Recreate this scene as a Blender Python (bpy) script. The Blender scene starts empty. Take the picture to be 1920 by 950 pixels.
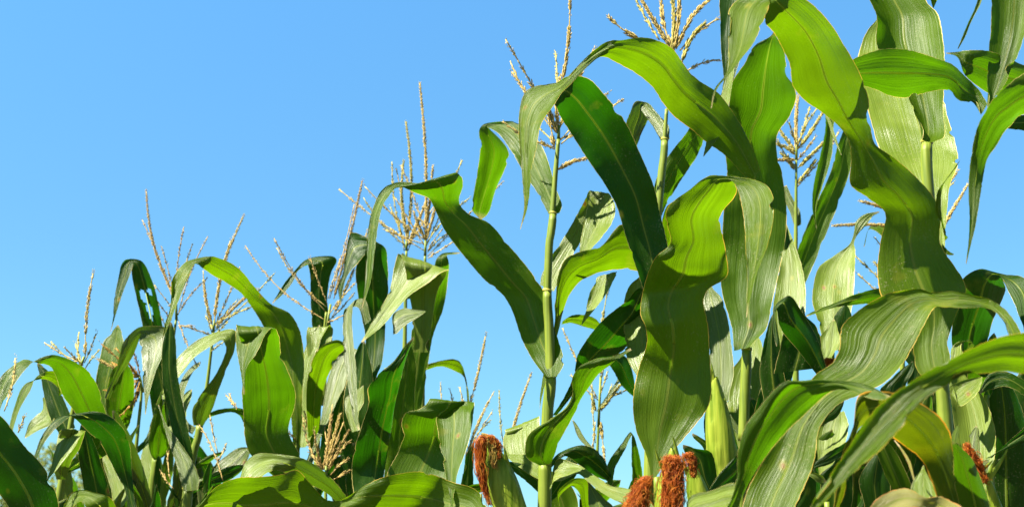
import bpy, math, random
from mathutils import Vector, noise
C = bpy.context
col = C.scene.collection
R = math.radians
random.seed(7)

# ------------------------------------------------------------------ camera, light, sky
F = 2400.0            # focal length in pixels of a 1920 wide picture
PITCH = R(15.0)
CAMZ = 1.5
cd = bpy.data.cameras.new('camera'); cam = bpy.data.objects.new('camera', cd); col.objects.link(cam)
cam.location = (0, 0, CAMZ); cam.rotation_euler = (R(90) + PITCH, 0, 0)
cd.sensor_width = 36; cd.lens = 36 * F / 1920; cd.clip_end = 2000; cd.clip_start = 0.05
cd.dof.use_dof = True; cd.dof.focus_distance = 2.0; cd.dof.aperture_fstop = 9
C.scene.camera = cam
SUN = Vector((-0.54, -0.24, 0.80)).normalized()      # towards the sun
sl = bpy.data.lights.new('sun', 'SUN'); sl.energy = 5.0; sl.angle = R(0.53); sl.color = (1, 0.93, 0.78)
so = bpy.data.objects.new('sun', sl); col.objects.link(so)
so.rotation_euler = SUN.to_track_quat('Z', 'Y').to_euler()
w = bpy.data.worlds.new('World'); C.scene.world = w; w.use_nodes = True
wt = w.node_tree; bg = wt.nodes['Background']
sk = wt.nodes.new('ShaderNodeTexSky'); sk.sky_type = 'NISHITA'; sk.sun_disc = False
sk.sun_elevation = math.asin(SUN.z); sk.sun_rotation = math.atan2(SUN.x, SUN.y)
sk.air_density = 1.0; sk.dust_density = 0.4; sk.ozone_density = 2.0
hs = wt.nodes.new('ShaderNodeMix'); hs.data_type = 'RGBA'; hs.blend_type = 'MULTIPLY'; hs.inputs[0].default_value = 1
# sky tint by height above the horizon, dimmed overhead to weaken the ambient light
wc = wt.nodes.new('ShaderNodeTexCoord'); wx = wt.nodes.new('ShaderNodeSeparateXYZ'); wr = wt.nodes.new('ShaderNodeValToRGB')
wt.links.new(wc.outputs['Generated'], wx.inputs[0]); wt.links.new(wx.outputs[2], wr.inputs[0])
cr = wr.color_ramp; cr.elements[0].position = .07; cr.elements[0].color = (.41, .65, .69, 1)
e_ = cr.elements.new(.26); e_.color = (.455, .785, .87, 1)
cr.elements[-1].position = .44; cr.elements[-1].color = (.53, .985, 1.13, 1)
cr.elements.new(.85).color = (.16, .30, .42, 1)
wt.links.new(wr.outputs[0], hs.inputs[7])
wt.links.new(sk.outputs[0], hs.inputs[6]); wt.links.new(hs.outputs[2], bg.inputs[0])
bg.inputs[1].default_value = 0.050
vs = C.scene.view_settings; vs.view_transform = 'Standard'; vs.look = 'None'; vs.gamma = 1; vs.exposure = 2.3
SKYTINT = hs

# ------------------------------------------------------------------ helpers
def P(x, y, d):
    """pixel (1920x950 frame) and world distance d along +Y -> world point"""
    cx = (x - 960) / F; cz = -(y - 475) / F
    Y = math.cos(PITCH) - cz * math.sin(PITCH); Z = math.sin(PITCH) + cz * math.cos(PITCH)
    k = d / Y
    return Vector((cx * k, d, CAMZ + Z * k))
def smooth(me):
    me.polygons.foreach_set('use_smooth', [True] * len(me.polygons))
class MB:
    def __init__(s): s.v = []; s.f = []
    def tube(s, pts, rad, n=8, cap=True):
        b0 = len(s.v); up = None
        for i, p in enumerate(pts):
            t = (pts[min(i + 1, len(pts) - 1)] - pts[max(i - 1, 0)])
            t = t.normalized() if t.length > 1e-9 else Vector((0, 0, 1))
            if up is None: up = t.orthogonal().normalized()
            up = (up - t * up.dot(t)); up = up.normalized() if up.length > 1e-6 else t.orthogonal().normalized()
            q = t.cross(up); r = rad[i] if isinstance(rad, (list, tuple)) else rad
            for k in range(n):
                a = 2 * math.pi * k / n
                s.v.append(p + up * math.cos(a) * r + q * math.sin(a) * r)
        for i in range(len(pts) - 1):
            for k in range(n):
                a = b0 + i * n + k; b = b0 + i * n + (k + 1) % n
                s.f.append((a, b, b + n, a + n))
        if cap:
            s.f.append(tuple(b0 + k for k in range(n))[::-1]); e = b0 + (len(pts) - 1) * n
            s.f.append(tuple(e + k for k in range(n)))
    def grain(s, p, d, L, r, n=4):
        d = d.normalized(); u = d.orthogonal().normalized(); q = d.cross(u); b0 = len(s.v)
        s.v.append(p)
        for h, rr in ((.28, .85), (.6, 1.0), (.85, .5)):
            for k in range(n):
                a = 2 * math.pi * k / n + h
                s.v.append(p + d * L * h + (u * math.cos(a) + q * math.sin(a)) * r * rr)
        s.v.append(p + d * L)
        for k in range(n):
            k2 = (k + 1) % n
            s.f.append((b0, b0 + 1 + k2, b0 + 1 + k))
            for m in range(2):
                s.f.append((b0 + 1 + m * n + k, b0 + 1 + m * n + k2, b0 + 1 + (m + 1) * n + k2, b0 + 1 + (m + 1) * n + k))
            s.f.append((b0 + 1 + 2 * n + k, b0 + 1 + 2 * n + k2, b0 + 1 + 3 * n))
    def build(s, name, mat, parent=None, sm=True):
        me = bpy.data.meshes.new(name)
        org = parent_origin(parent)
        me.from_pydata([v - org for v in s.v], [], s.f); me.materials.append(mat)
        if sm: smooth(me)
        o = bpy.data.objects.new(name, me); col.objects.link(o)
        if parent is not None: o.parent = parent
        return o
ORG = {}
def parent_origin(p):
    while p is not None:
        if p.name in ORG: return ORG[p.name]
        p = p.parent
    return Vector((0, 0, 0))

# ------------------------------------------------------------------ materials
class N:
    def __init__(s, name):
        s.m = bpy.data.materials.new(name); s.m.use_nodes = True; s.t = s.m.node_tree; s.t.nodes.clear()
        s.out = s.t.nodes.new('ShaderNodeOutputMaterial')
    def n(s, typ, **k):
        x = s.t.nodes.new('ShaderNode' + typ)
        for a, b in k.items(): setattr(x, a, b)
        return x
    def l(s, a, b): s.t.links.new(a, b)
    def math(s, op, a, b=None, clamp=False):
        x = s.n('Math', operation=op); x.use_clamp = clamp
        for i, q in enumerate((a, b)):
            if q is None: continue
            if hasattr(q, 'links'): s.l(q, x.inputs[i])
            else: x.inputs[i].default_value = q
        return x.outputs[0]
    def ramp(s, v, a, b, lo=0., hi=1.):
        x = s.n('MapRange'); x.clamp = True
        s.l(v, x.inputs[0])
        for i, q in enumerate((a, b, lo, hi)): x.inputs[i + 1].default_value = q
        return x.outputs[0]
    def mix(s, f, a, b, mode='MIX'):
        x = s.n('Mix', data_type='RGBA', blend_type=mode)
        for i, q in ((0, f), (6, a), (7, b)):
            if hasattr(q, 'links'): s.l(q, x.inputs[i])
            else: x.inputs[i].default_value = q if i == 0 else (*q, 1)
        return x.outputs[2]
    def noise(s, vec, scale, detail=3, rough=.5):
        x = s.n('TexNoise'); s.l(vec, x.inputs['Vector']); x.inputs['Scale'].default_value = scale
        x.inputs['Detail'].default_value = detail; x.inputs['Roughness'].default_value = rough
        return x.outputs[0]

def leaf_mat(name, dark, light, trans, edge, edgew=.007, yellow=0., dry=0., rough=.34, gl=.17, tr=.42, ycol=(.50, .42, .03)):
    q = N(name)
    uv = q.n('UVMap', uv_map='UVMap').outputs[0]; al = q.n('UVMap', uv_map='along').outputs[0]
    sx = q.n('SeparateXYZ'); q.l(uv, sx.inputs[0]); u, v = sx.outputs[0], sx.outputs[1]
    sa = q.n('SeparateXYZ'); q.l(al, sa.inputs[0]); fr, seed = sa.outputs[0], sa.outputs[1]
    # across coordinate stretched: veins
    cv = q.n('CombineXYZ'); q.l(q.math('MULTIPLY', u, 105.), cv.inputs[0]); q.l(q.math('MULTIPLY', v, 1.6), cv.inputs[1]); q.l(seed, cv.inputs[2])
    vein = q.noise(cv.outputs[0], 1.0, 3, .6)
    cw = q.n('CombineXYZ'); q.l(q.math('MULTIPLY', u, 12.), cw.inputs[0]); q.l(q.math('MULTIPLY', v, 4.), cw.inputs[1]); q.l(seed, cw.inputs[2])
    broad = q.noise(cw.outputs[0], 1.0, 3, .55)
    tc = q.n('TexCoord').outputs['Object']
    blotch = q.noise(tc, 9., 4, .6)
    fine = q.noise(tc, 420., 2, .6)
    c = q.mix(q.ramp(blotch, .35, .65), dark, light)
    c = q.mix(q.math('MULTIPLY', q.ramp(vein, .40, .66), .5), c, tuple(min(1, x * 1.35) for x in light))
    c = q.mix(q.math('MULTIPLY', q.ramp(broad, .55, .75), .3), c, tuple(x * .72 for x in dark))
    t = q.mix(q.math('MULTIPLY', q.ramp(vein, .42, .64), .4), trans, tuple(x * .6 for x in trans))
    t = q.mix(q.math('MULTIPLY', q.ramp(blotch, .4, .7), .5), t, (trans[0] * 1.25, trans[1] * 1.1, trans[2]))
    d = q.math('ABSOLUTE', q.math('SUBTRACT', u, .5))
    rib = q.ramp(d, .026, .010)
    c = q.mix(q.math('MULTIPLY', rib, .85), c, (.15, .175, .02)); t = q.mix(q.math('MULTIPLY', rib, .5), t, (.30, .38, .03))
    halo = q.ramp(d, .09, .03); c = q.mix(q.math('MULTIPLY', halo, .25), c, (.09, .14, .025))
    # yellowing patches
    yn = q.noise(tc, 14., 4, .6)
    ym = q.math('MULTIPLY', q.ramp(yn, .62 - .25 * yellow, .78 - .2 * yellow), min(1, .25 + yellow))
    c = q.mix(ym, c, (ycol[0] * .6, ycol[1] * .6, ycol[2])); t = q.mix(ym, t, ycol)
    # specks
    vo = q.n('TexVoronoi'); q.l(tc, vo.inputs['Vector']); vo.inputs['Scale'].default_value = 70.
    sp = q.math('MULTIPLY', q.ramp(vo.outputs[0], .07, .04), q.ramp(yn, .5, .56))
    c = q.mix(q.math('MULTIPLY', sp, .5), c, (.40, .36, .15))
    # rust brown spots with a yellow halo, dust and pollen
    v2 = q.n('TexVoronoi'); mp2 = q.n('Mapping'); mp2.inputs['Scale'].default_value = (1, 1, .6); q.l(tc, mp2.inputs[0]); q.l(mp2.outputs[0], v2.inputs['Vector']); v2.inputs['Scale'].default_value = 23.
    rare = q.ramp(q.noise(tc, 5., 2), .50, .58)
    hl = q.math('MULTIPLY', q.ramp(v2.outputs[0], .16, .07), rare); sp2 = q.math('MULTIPLY', q.ramp(v2.outputs[0], .085, .05), rare)
    c = q.mix(q.math('MULTIPLY', hl, .5), c, (.22, .20, .02)); c = q.mix(q.math('MULTIPLY', sp2, .8), c, (.16, .07, .02))
    t = q.mix(q.math('MULTIPLY', hl, .5), t, (.40, .36, .01)); t = q.mix(q.math('MULTIPLY', sp2, .8), t, (.16, .05, .01))
    dust = q.math('MULTIPLY', q.ramp(q.noise(tc, 330., 2), .60, .70), q.ramp(q.noise(tc, 12., 3), .48, .62))
    c = q.mix(q.math('MULTIPLY', dust, .45), c, (.26, .24, .13))
    # edge
    ce = q.n('CombineXYZ'); q.l(q.math('MULTIPLY', v, 22.), ce.inputs[1]); q.l(seed, ce.inputs[2]); q.l(q.math('GREATER_THAN', u, .5), ce.inputs[0])
    en = q.noise(ce.outputs[0], 1.0, 4, .7)
    ew = q.math('MULTIPLY', q.ramp(en, .3, .75, .25, 2.6), edgew)
    em = q.math('SUBTRACT', 1.0, q.math('DIVIDE', q.math('SUBTRACT', .5, d), ew), True)
    em = q.math('MULTIPLY', em, 2.0, True)
    c = q.mix(em, c, edge); t = q.mix(em, t, (min(1, edge[0] * 1.1), edge[1], edge[2] * .7))
    # dried tip
    dm = q.ramp(q.math('ADD', fr, q.math('MULTIPLY', en, .04)), .985 - dry, 1.03 - dry * .9)
    c = q.mix(dm, c, (.42, .33, .18)); t = q.mix(dm, t, (.35, .26, .10))
    bs = q.n('BsdfPrincipled'); q.l(c, bs.inputs['Base Color'])
    q.l(q.ramp(blotch, .3, .7, rough - .07, rough + .12), bs.inputs['Roughness']); bs.inputs['Specular IOR Level'].default_value = gl
    h = q.math('ADD', q.math('MULTIPLY', vein, .5), q.math('ADD', q.math('MULTIPLY', broad, .9), q.math('MULTIPLY', fine, .12)))
    bp = q.n('Bump'); bp.inputs['Strength'].default_value = .55; bp.inputs['Distance'].default_value = .0032; q.l(h, bp.inputs['Height'])
    q.l(bp.outputs[0], bs.inputs['Normal'])
    tb = q.n('BsdfTranslucent'); q.l(t, tb.inputs[0]); q.l(bp.outputs[0], tb.inputs[1])
    ms = q.n('MixShader'); ms.inputs[0].default_value = tr; q.l(bs.outputs[0], ms.inputs[1]); q.l(tb.outputs[0], ms.inputs[2])
    q.l(ms.outputs[0], q.out.inputs[0]); return q.m

EDGE = (.62, .50, .16)
ML = {
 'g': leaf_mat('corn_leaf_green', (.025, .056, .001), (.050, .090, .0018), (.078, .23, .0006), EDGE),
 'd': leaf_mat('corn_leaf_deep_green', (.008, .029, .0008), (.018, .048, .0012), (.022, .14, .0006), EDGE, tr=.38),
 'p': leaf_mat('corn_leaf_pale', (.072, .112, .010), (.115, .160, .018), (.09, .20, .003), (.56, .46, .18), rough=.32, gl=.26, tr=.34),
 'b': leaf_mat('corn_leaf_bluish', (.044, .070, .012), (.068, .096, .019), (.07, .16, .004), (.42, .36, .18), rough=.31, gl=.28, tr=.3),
 'y': leaf_mat('corn_leaf_yellowing', (.034, .066, .001), (.062, .102, .002), (.13, .28, .0006), (.58, .38, .06), edgew=.007, yellow=.02),
 'o': leaf_mat('corn_leaf_orange_edge', (.03, .055, .0015), (.05, .075, .002), (.11, .17, .001), (.55, .27, .02), edgew=.03, yellow=.15, ycol=(.20, .19, .003)),
 't': leaf_mat('corn_leaf_dry', (.13, .14, .035), (.22, .20, .075), (.22, .22, .03), (.40, .20, .05), edgew=.05, yellow=.3, dry=.18),
}
def simple(name, fn, rough=.5, tr=0., trc=(1, 1, 1), bump=None, spec=.12):
    q = N(name); tc = q.n('TexCoord').outputs['Object']; c = fn(q, tc)
    bs = q.n('BsdfPrincipled'); q.l(c, bs.inputs['Base Color']); bs.inputs['Roughness'].default_value = rough
    bs.inputs['Specular IOR Level'].default_value = spec
    if bump:
        bp = q.n('Bump'); bp.inputs['Strength'].default_value = .5; bp.inputs['Distance'].default_value = bump[1]
        mp = q.n('Mapping'); q.l(tc, mp.inputs[0]); mp.inputs['Scale'].default_value = bump[2]
        q.l(q.noise(mp.outputs[0], bump[0], 4), bp.inputs['Height']); q.l(bp.outputs[0], bs.inputs['Normal'])
    if tr:
        tb = q.n('BsdfTranslucent'); tb.inputs[0].default_value = (*trc, 1)
        ms = q.n('MixShader'); ms.inputs[0].default_value = tr; q.l(bs.outputs[0], ms.inputs[1]); q.l(tb.outputs[0], ms.inputs[2]); q.l(ms.outputs[0], q.out.inputs[0])
    else: q.l(bs.outputs[0], q.out.inputs[0])
    return q.m
def streak(a, b, sc, st):
    def f(q, tc):
        mp = q.n('Mapping'); q.l(tc, mp.inputs[0]); mp.inputs['Scale'].default_value = st
        n1 = q.noise(mp.outputs[0], sc, 4); n2 = q.noise(tc, 18., 3)
        c = q.mix(q.ramp(n1, .35, .65), a, b)
        return q.mix(q.math('MULTIPLY', q.ramp(n2, .5, .75), .5), c, tuple(x * .65 for x in a))
    return f
M_STALK = simple('corn_stalk', streak((.080, .120, .008), (.145, .180, .018), 260., (1, 1, .03)), .5, spec=.22, bump=(260., .0012, (1, 1, .03)))
M_COLLAR = simple('leaf_collar', streak((.22, .22, .03), (.28, .26, .05), 90., (1, 1, 1)), .5)
M_RIB = simple('leaf_midrib', streak((.16, .22, .04), (.22, .28, .07), 60., (1, 1, .3)), .45, tr=.72, trc=(.62, .74, .08))
M_HUSK = simple('husk', streak((.085, .145, .006), (.24, .29, .03), 120., (1, 1, .05)), .42, tr=.2, trc=(.32, .45, .05), bump=(150., .003, (1, 1, .04)))
def mottled(a, b, c3, sc=170.):
    def f(q, tc):
        c = q.mix(q.ramp(q.noise(tc, sc, 3), .38, .62), a, b)
        return q.mix(q.ramp(q.noise(tc, sc * 1.9, 2), .52, .66), c, c3)
    return f
M_TAS = {
 'y': simple('tassel_straw', mottled((.42, .31, .09), (.54, .42, .17), (.27, .23, .05)), .6, tr=.25, trc=(.55, .45, .15)),
 'g': simple('tassel_greenish', mottled((.36, .31, .07), (.47, .39, .13), (.22, .23, .04)), .6, tr=.25, trc=(.45, .48, .12)),
 'r': simple('tassel_brown', mottled((.34, .24, .075), (.45, .34, .13), (.20, .12, .045)), .65, tr=.2, trc=(.45, .28, .12)),
 'o': simple('tassel_orange', mottled((.36, .19, .035), (.38, .26, .07), (.24, .11, .02)), .6, tr=.3, trc=(.65, .4, .1)),
}
M_SILK = simple('corn_silk', mottled((.36, .088, .009), (.20, .038, .005), (.46, .17, .022), 60.), .5, tr=.15, trc=(.5, .12, .02))
M_SILKY = simple('fresh_silk', mottled((.30, .27, .05), (.36, .24, .05), (.26, .13, .03), 60.), .5, tr=.2, trc=(.5, .4, .1))
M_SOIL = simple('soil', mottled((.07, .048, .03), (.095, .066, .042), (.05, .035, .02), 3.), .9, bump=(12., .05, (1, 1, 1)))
M_BARK = simple('bark', mottled((.11, .08, .055), (.16, .12, .08), (.08, .06, .04), 6.), .9)
M_FOL = simple('tree_foliage', mottled((.07, .10, .02), (.12, .14, .03), (.05, .08, .02), .9), .6, tr=.3, trc=(.25, .3, .04))

# ------------------------------------------------------------------ leaves
G = (-0.50, 0.86)     # direction on the upright plane in which a sunlit blade recedes
def hermite(ts, vals, n_per=None, samples=None):
    k = len(ts); dim = len(vals[0]); tan = []
    for i in range(k):
        if i == 0: d = [(vals[1][j] - vals[0][j]) / (ts[1] - ts[0]) for j in range(dim)]
        elif i == k - 1: d = [(vals[i][j] - vals[i - 1][j]) / (ts[i] - ts[i - 1]) for j in range(dim)]
        else:
            h0 = ts[i] - ts[i - 1]; h1 = ts[i + 1] - ts[i]
            d = [((vals[i][j] - vals[i - 1][j]) / h0 * h1 + (vals[i + 1][j] - vals[i][j]) / h1 * h0) / (h0 + h1) for j in range(dim)]
        tan.append(d)
    out = []
    i = 0
    for t in samples:
        while i < k - 2 and t > ts[i + 1]: i += 1
        h = ts[i + 1] - ts[i]; s = (t - ts[i]) / h
        a = 2 * s**3 - 3 * s**2 + 1; b = s**3 - 2 * s**2 + s; c = -2 * s**3 + 3 * s**2; e = s**3 - s**2
        out.append([a * vals[i][j] + b * h * tan[i][j] + c * vals[i + 1][j] + e * h * tan[i + 1][j] for j in range(dim)])
    return out

def blade(rows, mat, parent, rib=True, label=None, ripple=1.0, mfrac=.5, name='leaf', holes=()):
    """rows: list of (A, M, B) world points from base to tip."""
    n = len(rows); W = 14; org = parent_origin(parent); seed = random.uniform(0, 50)
    V = []; UV = []; AL = []; mids = []; wid = []; L = 0
    # cumulative length
    for i, (A, M, B) in enumerate(rows):
        if i: L += (M - rows[i - 1][1]).length
        acr = B - A; w_ = acr.length; wid.append(w_)
        nx = rows[min(i + 1, n - 1)][1] - rows[max(i - 1, 0)][1]
        nr = acr.cross(nx); nr = nr.normalized() if nr.length > 1e-9 else Vector((0, -1, 0))
        for k in range(W + 1):
            u = k / W
            # quadratic through A, M, B with the midrib at u=.5
            a = 2 * (u - .5) * (u - 1); b = 4 * u * (1 - u); c = 2 * u * (u - .5)
            p = A * a + M * b + B * c
            e = abs(u - .5) * 2
            side = 3.7 if u > .5 else 9.1
            rp = ripple * min(1, w_ / .05)
            dz = (noise.noise(Vector((L * 17, seed, side))) * .0065 * e * e + math.sin(L * 52 + seed * 3 + side) * .0021 * e**3
                  + noise.noise(Vector((L * 9, u * 3.2, seed + 5))) * .0035 + noise.noise(Vector((L * 34, u * 7, seed + 15))) * .0012 * (.4 + e)) * rp
            # soft trough on each side of the rib
            dz += .0012 * math.exp(-((e - .12) / .08)**2) * min(1, w_ / .05)
            p = p + nr * dz
            if k in (0, W):
                jag = abs(noise.noise(Vector((L * 160, seed, side)))) * .0016 + max(0, noise.noise(Vector((L * 38, seed + 7, side))) - .38) * .022
                p = p + acr * ((1 if k == 0 else -1) * min(jag / max(w_, .004), .3))
            V.append(p); UV.append((u, L)); AL.append(seed)
        mids.append((V[-(W + 1) + W // 2], acr.normalized() if w_ > 1e-9 else Vector((1, 0, 0)), nr))
    Fc = []
    gone = set()
    for (f0, u0, rf, ru) in holes:
        for i in range(n - 1):
            for k in range(W):
                q_ = ((i / n - f0) / rf) ** 2 + (((k + .5) / W - u0) / ru) ** 2
                if q_ < 1 + .5 * noise.noise(Vector((i * .9, k * 1.3, seed))): gone.add((i, k))
    for i in range(n - 1):
        for k in range(W):
            if (i, k) in gone: continue
            a = i * (W + 1) + k; Fc.append((a, a + 1, a + W + 2, a + W + 1))
    me = bpy.data.meshes.new(name); me.from_pydata([v - org for v in V], [], Fc); me.materials.append(mat); smooth(me)
    u1 = me.uv_layers.new(name='UVMap'); u2 = me.uv_layers.new(name='along')
    a1 = []; a2 = []
    for lp in me.loops:
        q = UV[lp.vertex_index]; a1 += [q[0], q[1]]; a2 += [q[1] / max(L, 1e-6), AL[lp.vertex_index]]
    u1.data.foreach_set('uv', a1); u2.data.foreach_set('uv', a2)
    o = bpy.data.objects.new(name, me); col.objects.link(o); o.parent = parent
    if label: o['label'] = label
    if rib and L > .12:
        mb = MB(); K = 5; last = int(n * .86)
        for i in range(last):
            p, ac, nr = mids[i]; f = i / last; dn = -nr if nr.dot(SUN) > 0 else nr
            if i and dn.dot(pdn) < 0 and abs(nr.dot(SUN)) < .25: dn = -dn
            pdn = dn
            rw = min(.0030, wid[i] * .036) * (1 - f) ** .8 + .0003; rh = rw * .55
            for k in range(K):
                a = math.pi * k / (K - 1)
                mb.v.append(p + ac * math.cos(a) * rw + dn * (math.sin(a) * rh + .0004))
            if i:
                for k in range(K - 1):
                    mb.f.append(((i - 1) * K + k, (i - 1) * K + k + 1, i * K + k + 1, i * K + k))
        mb.build('midrib', M_RIB, o)
    return o

def leaf(pl, data, mat='g', dd=0., v=1.0, m=.5, label=None, connect=True, rp=1.0, rib=True, vb=0., holes=()):
    """data 'ax,ay,bx,by,s; ...' two edges of the blade, base to tip; s tells how the blade leans (sunlit + / backlit -)
    dd: metres in front of (-) or behind (+) the stalk at the base; v: channel depth; m: midrib place between the edges"""
    st = []; s = 0.
    for part in data.split(';'):
        q = [float(z) for z in part.split(',')]
        if len(q) > 4: s = q[4]
        st.append(q[:4] + [s])
    D = pl['D'] + dd
    if connect:
        cx = (st[0][0] + st[0][2]) / 2; cy = (st[0][1] + st[0][3]) / 2
        sx = stalk_x(pl, cy + 30); gap = math.hypot(cx - sx, 0)
        if 14 < gap < 500:
            k = min(1., gap / 80); yy = cy + 25 + gap * .6
            sx = stalk_x(pl, yy); w0 = 7
            st = [[sx - w0, yy, sx + w0, yy - 2, st[0][4]]] + st
            if (st[1][2] - st[1][0]) * 1 + 0 < 0: st[0] = [st[0][2], st[0][3], st[0][0], st[0][1], st[0][4]]
    a, b = st[-1], st[-2]; we = math.hypot(a[2] - a[0], a[3] - a[1])
    if we > 7:
        dx = (a[0] + a[2] - b[0] - b[2]) / 2; dy = (a[1] + a[3] - b[1] - b[3]) / 2; dl = math.hypot(dx, dy) or 1
        for q_, w_ in ((.30, .80), (.62, .42), (.85, .03)):
            cx = (a[0] + a[2]) / 2 + dx / dl * we * q_; cy = (a[1] + a[3]) / 2 + dy / dl * we * q_
            hx = (a[2] - a[0]) / 2 * w_; hy = (a[3] - a[1]) / 2 * w_
            st.append([cx - hx, cy - hy, cx + hx, cy + hy, a[4]])
    ts = [0.]
    for a, b in zip(st, st[1:]):
        dl = math.hypot((b[0] + b[2] - a[0] - a[2]) / 2, (b[1] + b[3] - a[1] - a[3]) / 2)
        de = max(math.hypot(b[0] - a[0], b[1] - a[1]), math.hypot(b[2] - a[2], b[3] - a[3]))
        ts.append(ts[-1] + max(2., (dl + de) / 2) ** .7)
    tot = sum(math.hypot((b[0] + b[2] - a[0] - a[2]) / 2, (b[1] + b[3] - a[1] - a[3]) / 2) for a, b in zip(st, st[1:]))
    n = int(max(16, min(190, tot / 4)))
    n = max(n, len(st) * 4)
    ss = hermite(ts, st, samples=[ts[-1] * i / (n - 1) for i in range(n)])
    rows = []; d = D; pc = None
    for ax, ay, bx, by, sv in ss:
        c = ((ax + bx) / 2, (ay + by) / 2)
        if pc: d += sv * ((c[0] - pc[0]) * G[0] - (c[1] - pc[1]) * G[1]) * d / F
        pc = c
        k = d / F
        t = sv * ((bx - ax) * G[0] - (by - ay) * G[1]) * k
        wpx = math.hypot(bx - ax, by - ay)
        bow = max(-1, min(1, sv * 1.6)) * .13 * wpx * k * v + vb * wpx * k
        A = P(ax, ay, d - t / 2); B = P(bx, by, d + t / 2)
        mx = ax + (bx - ax) * m; my = ay + (by - ay) * m
        Mm = P(mx, my, d + t * (m - .5) + bow)
        rows.append((A, Mm, B))
    return blade(rows, ML[mat], pl['o'], rib=rib, label=label, ripple=rp, holes=holes)

def stalk_x(pl, y):
    pts = pl['st']
    for a, b in zip(pts, pts[1:]):
        if a[1] >= y >= b[1]: return a[0] + (b[0] - a[0]) * (a[1] - y) / max(1e-6, a[1] - b[1])
    if y > pts[0][1]: return pts[0][0] - (pts[0][0] - 960) * -.00023 * (y - pts[0][1])
    return pts[-1][0]

def low_leaf(pl, base, h, az, ln):
    """a blade below the picture: arches out from the stalk and droops"""
    d = Vector((math.cos(az), math.sin(az), 0)); sd = Vector((-d.y, d.x, 0)); rows = []; p = base + Vector((0, 0, h)); a = R(62); n = 26
    for i in range(n):
        f = i / (n - 1); wd = .088 * (min(1, f * 5 + .25)) * (1 - f ** 2.6) + .001
        sag = Vector((0, 0, wd * .18))
        rows.append((p + sd * wd / 2 + sag, p, p - sd * wd / 2 + sag))
        a -= R(150) / n; p = p + (d * math.cos(a) + Vector((0, 0, 1)) * math.sin(a)) * ln / n
    blade(rows, ML['g'], pl['o'])

PLANTS = []
def plant(label, D, st, r=.011, seed=0, low=3):
    """st: pixels along the stalk from low to high"""
    o = bpy.data.objects.new('corn_plant', None); col.objects.link(o)
    o.empty_display_size = .2
    pl = {'D': D, 'st': st, 'o': o}
    pts = [P(x, y, D) for x, y in st]
    foot = pts[0].copy(); foot.z = 0; lean = (pts[0] - pts[-1]); foot.x += max(-.04, min(.04, lean.x * .3))
    o.location = foot; ORG[o.name] = foot.copy()
    o['label'] = label; o['category'] = 'corn plant'; o['group'] = 'corn plants standing in the field'
    full = []
    all_ = [foot - Vector((0, 0, .03))] + pts
    rnd = random.Random(seed or int(st[0][0]))
    ztop = pts[-1].z; rad = []; path = []
    nn = int(ztop / .012); cum = []
    for i in range(nn + 1):
        z = -.03 + (ztop + .03) * i / nn
        for a, b in zip(all_, all_[1:]):
            if a.z <= z <= b.z + 1e-6:
                f = (z - a.z) / max(1e-6, b.z - a.z); path.append(a.lerp(b, f)); break
        else: continue
        t = z / ztop
        rr = r * (1.12 - .12 * max(0, t) if t < .68 else 1.04 - .72 * ((t - .68) / .32) ** 1.25)
        ph = ((z + pl['D'] * .37) % .19) / .19
        rr *= 1 + .07 * math.exp(-((ph - .5) / .03) ** 2) + .06 * (1 if ph > .5 else 0) * (1 - ph)
        rad.append(rr)
    # smooth the path a little
    for _ in range(3):
        path = [path[0]] + [(path[i - 1] + path[i] * 2 + path[i + 1]) / 4 for i in range(1, len(path) - 1)] + [path[-1]]
    mb = MB(); mb.tube(path, rad, 12); mb.build('stalk', M_STALK, o)
    for k in range(low):
        low_leaf(pl, foot, rnd.uniform(.35, .85), rnd.uniform(0, 6.28), rnd.uniform(.5, .65))
    PLANTS.append(pl); return pl

def collar(pl, x, y, rpx, squash=.7, sheath=.15):
    """the yellow-green band where a blade leaves the stalk, and the sheath that wraps the stalk below it"""
    D = pl['D']; k = D / F
    mb = MB(); pts = []; rad = []
    for i in range(6):
        f = i / 5; pts.append(P(x + (f - .5) * 1.5, y + 3.4 * squash - 6.8 * squash * f, D)); rad.append(rpx * k * (.86 + .10 * math.sin(math.pi * f)))
    mb.tube(pts, rad, 12); mb.build('collar', M_COLLAR, pl['o'])
    mb = MB(); pts = []; rad = []; ln = sheath / k
    for i in range(14):
        f = i / 13; yy = y + 2 + ln * f; pts.append(P(x + (stalk_x(pl, yy) - x) * min(1, f * 3), yy, D - .0008)); rad.append(rpx * k * (.86 + .05 * math.sin(f * 3.1)) * (1 - .0 * f) if f > 0 else rpx * k * .80)
    b = len(mb.v); mb.tube(pts, rad, 14); mb.build('sheath', M_STALK, pl['o'])

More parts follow.
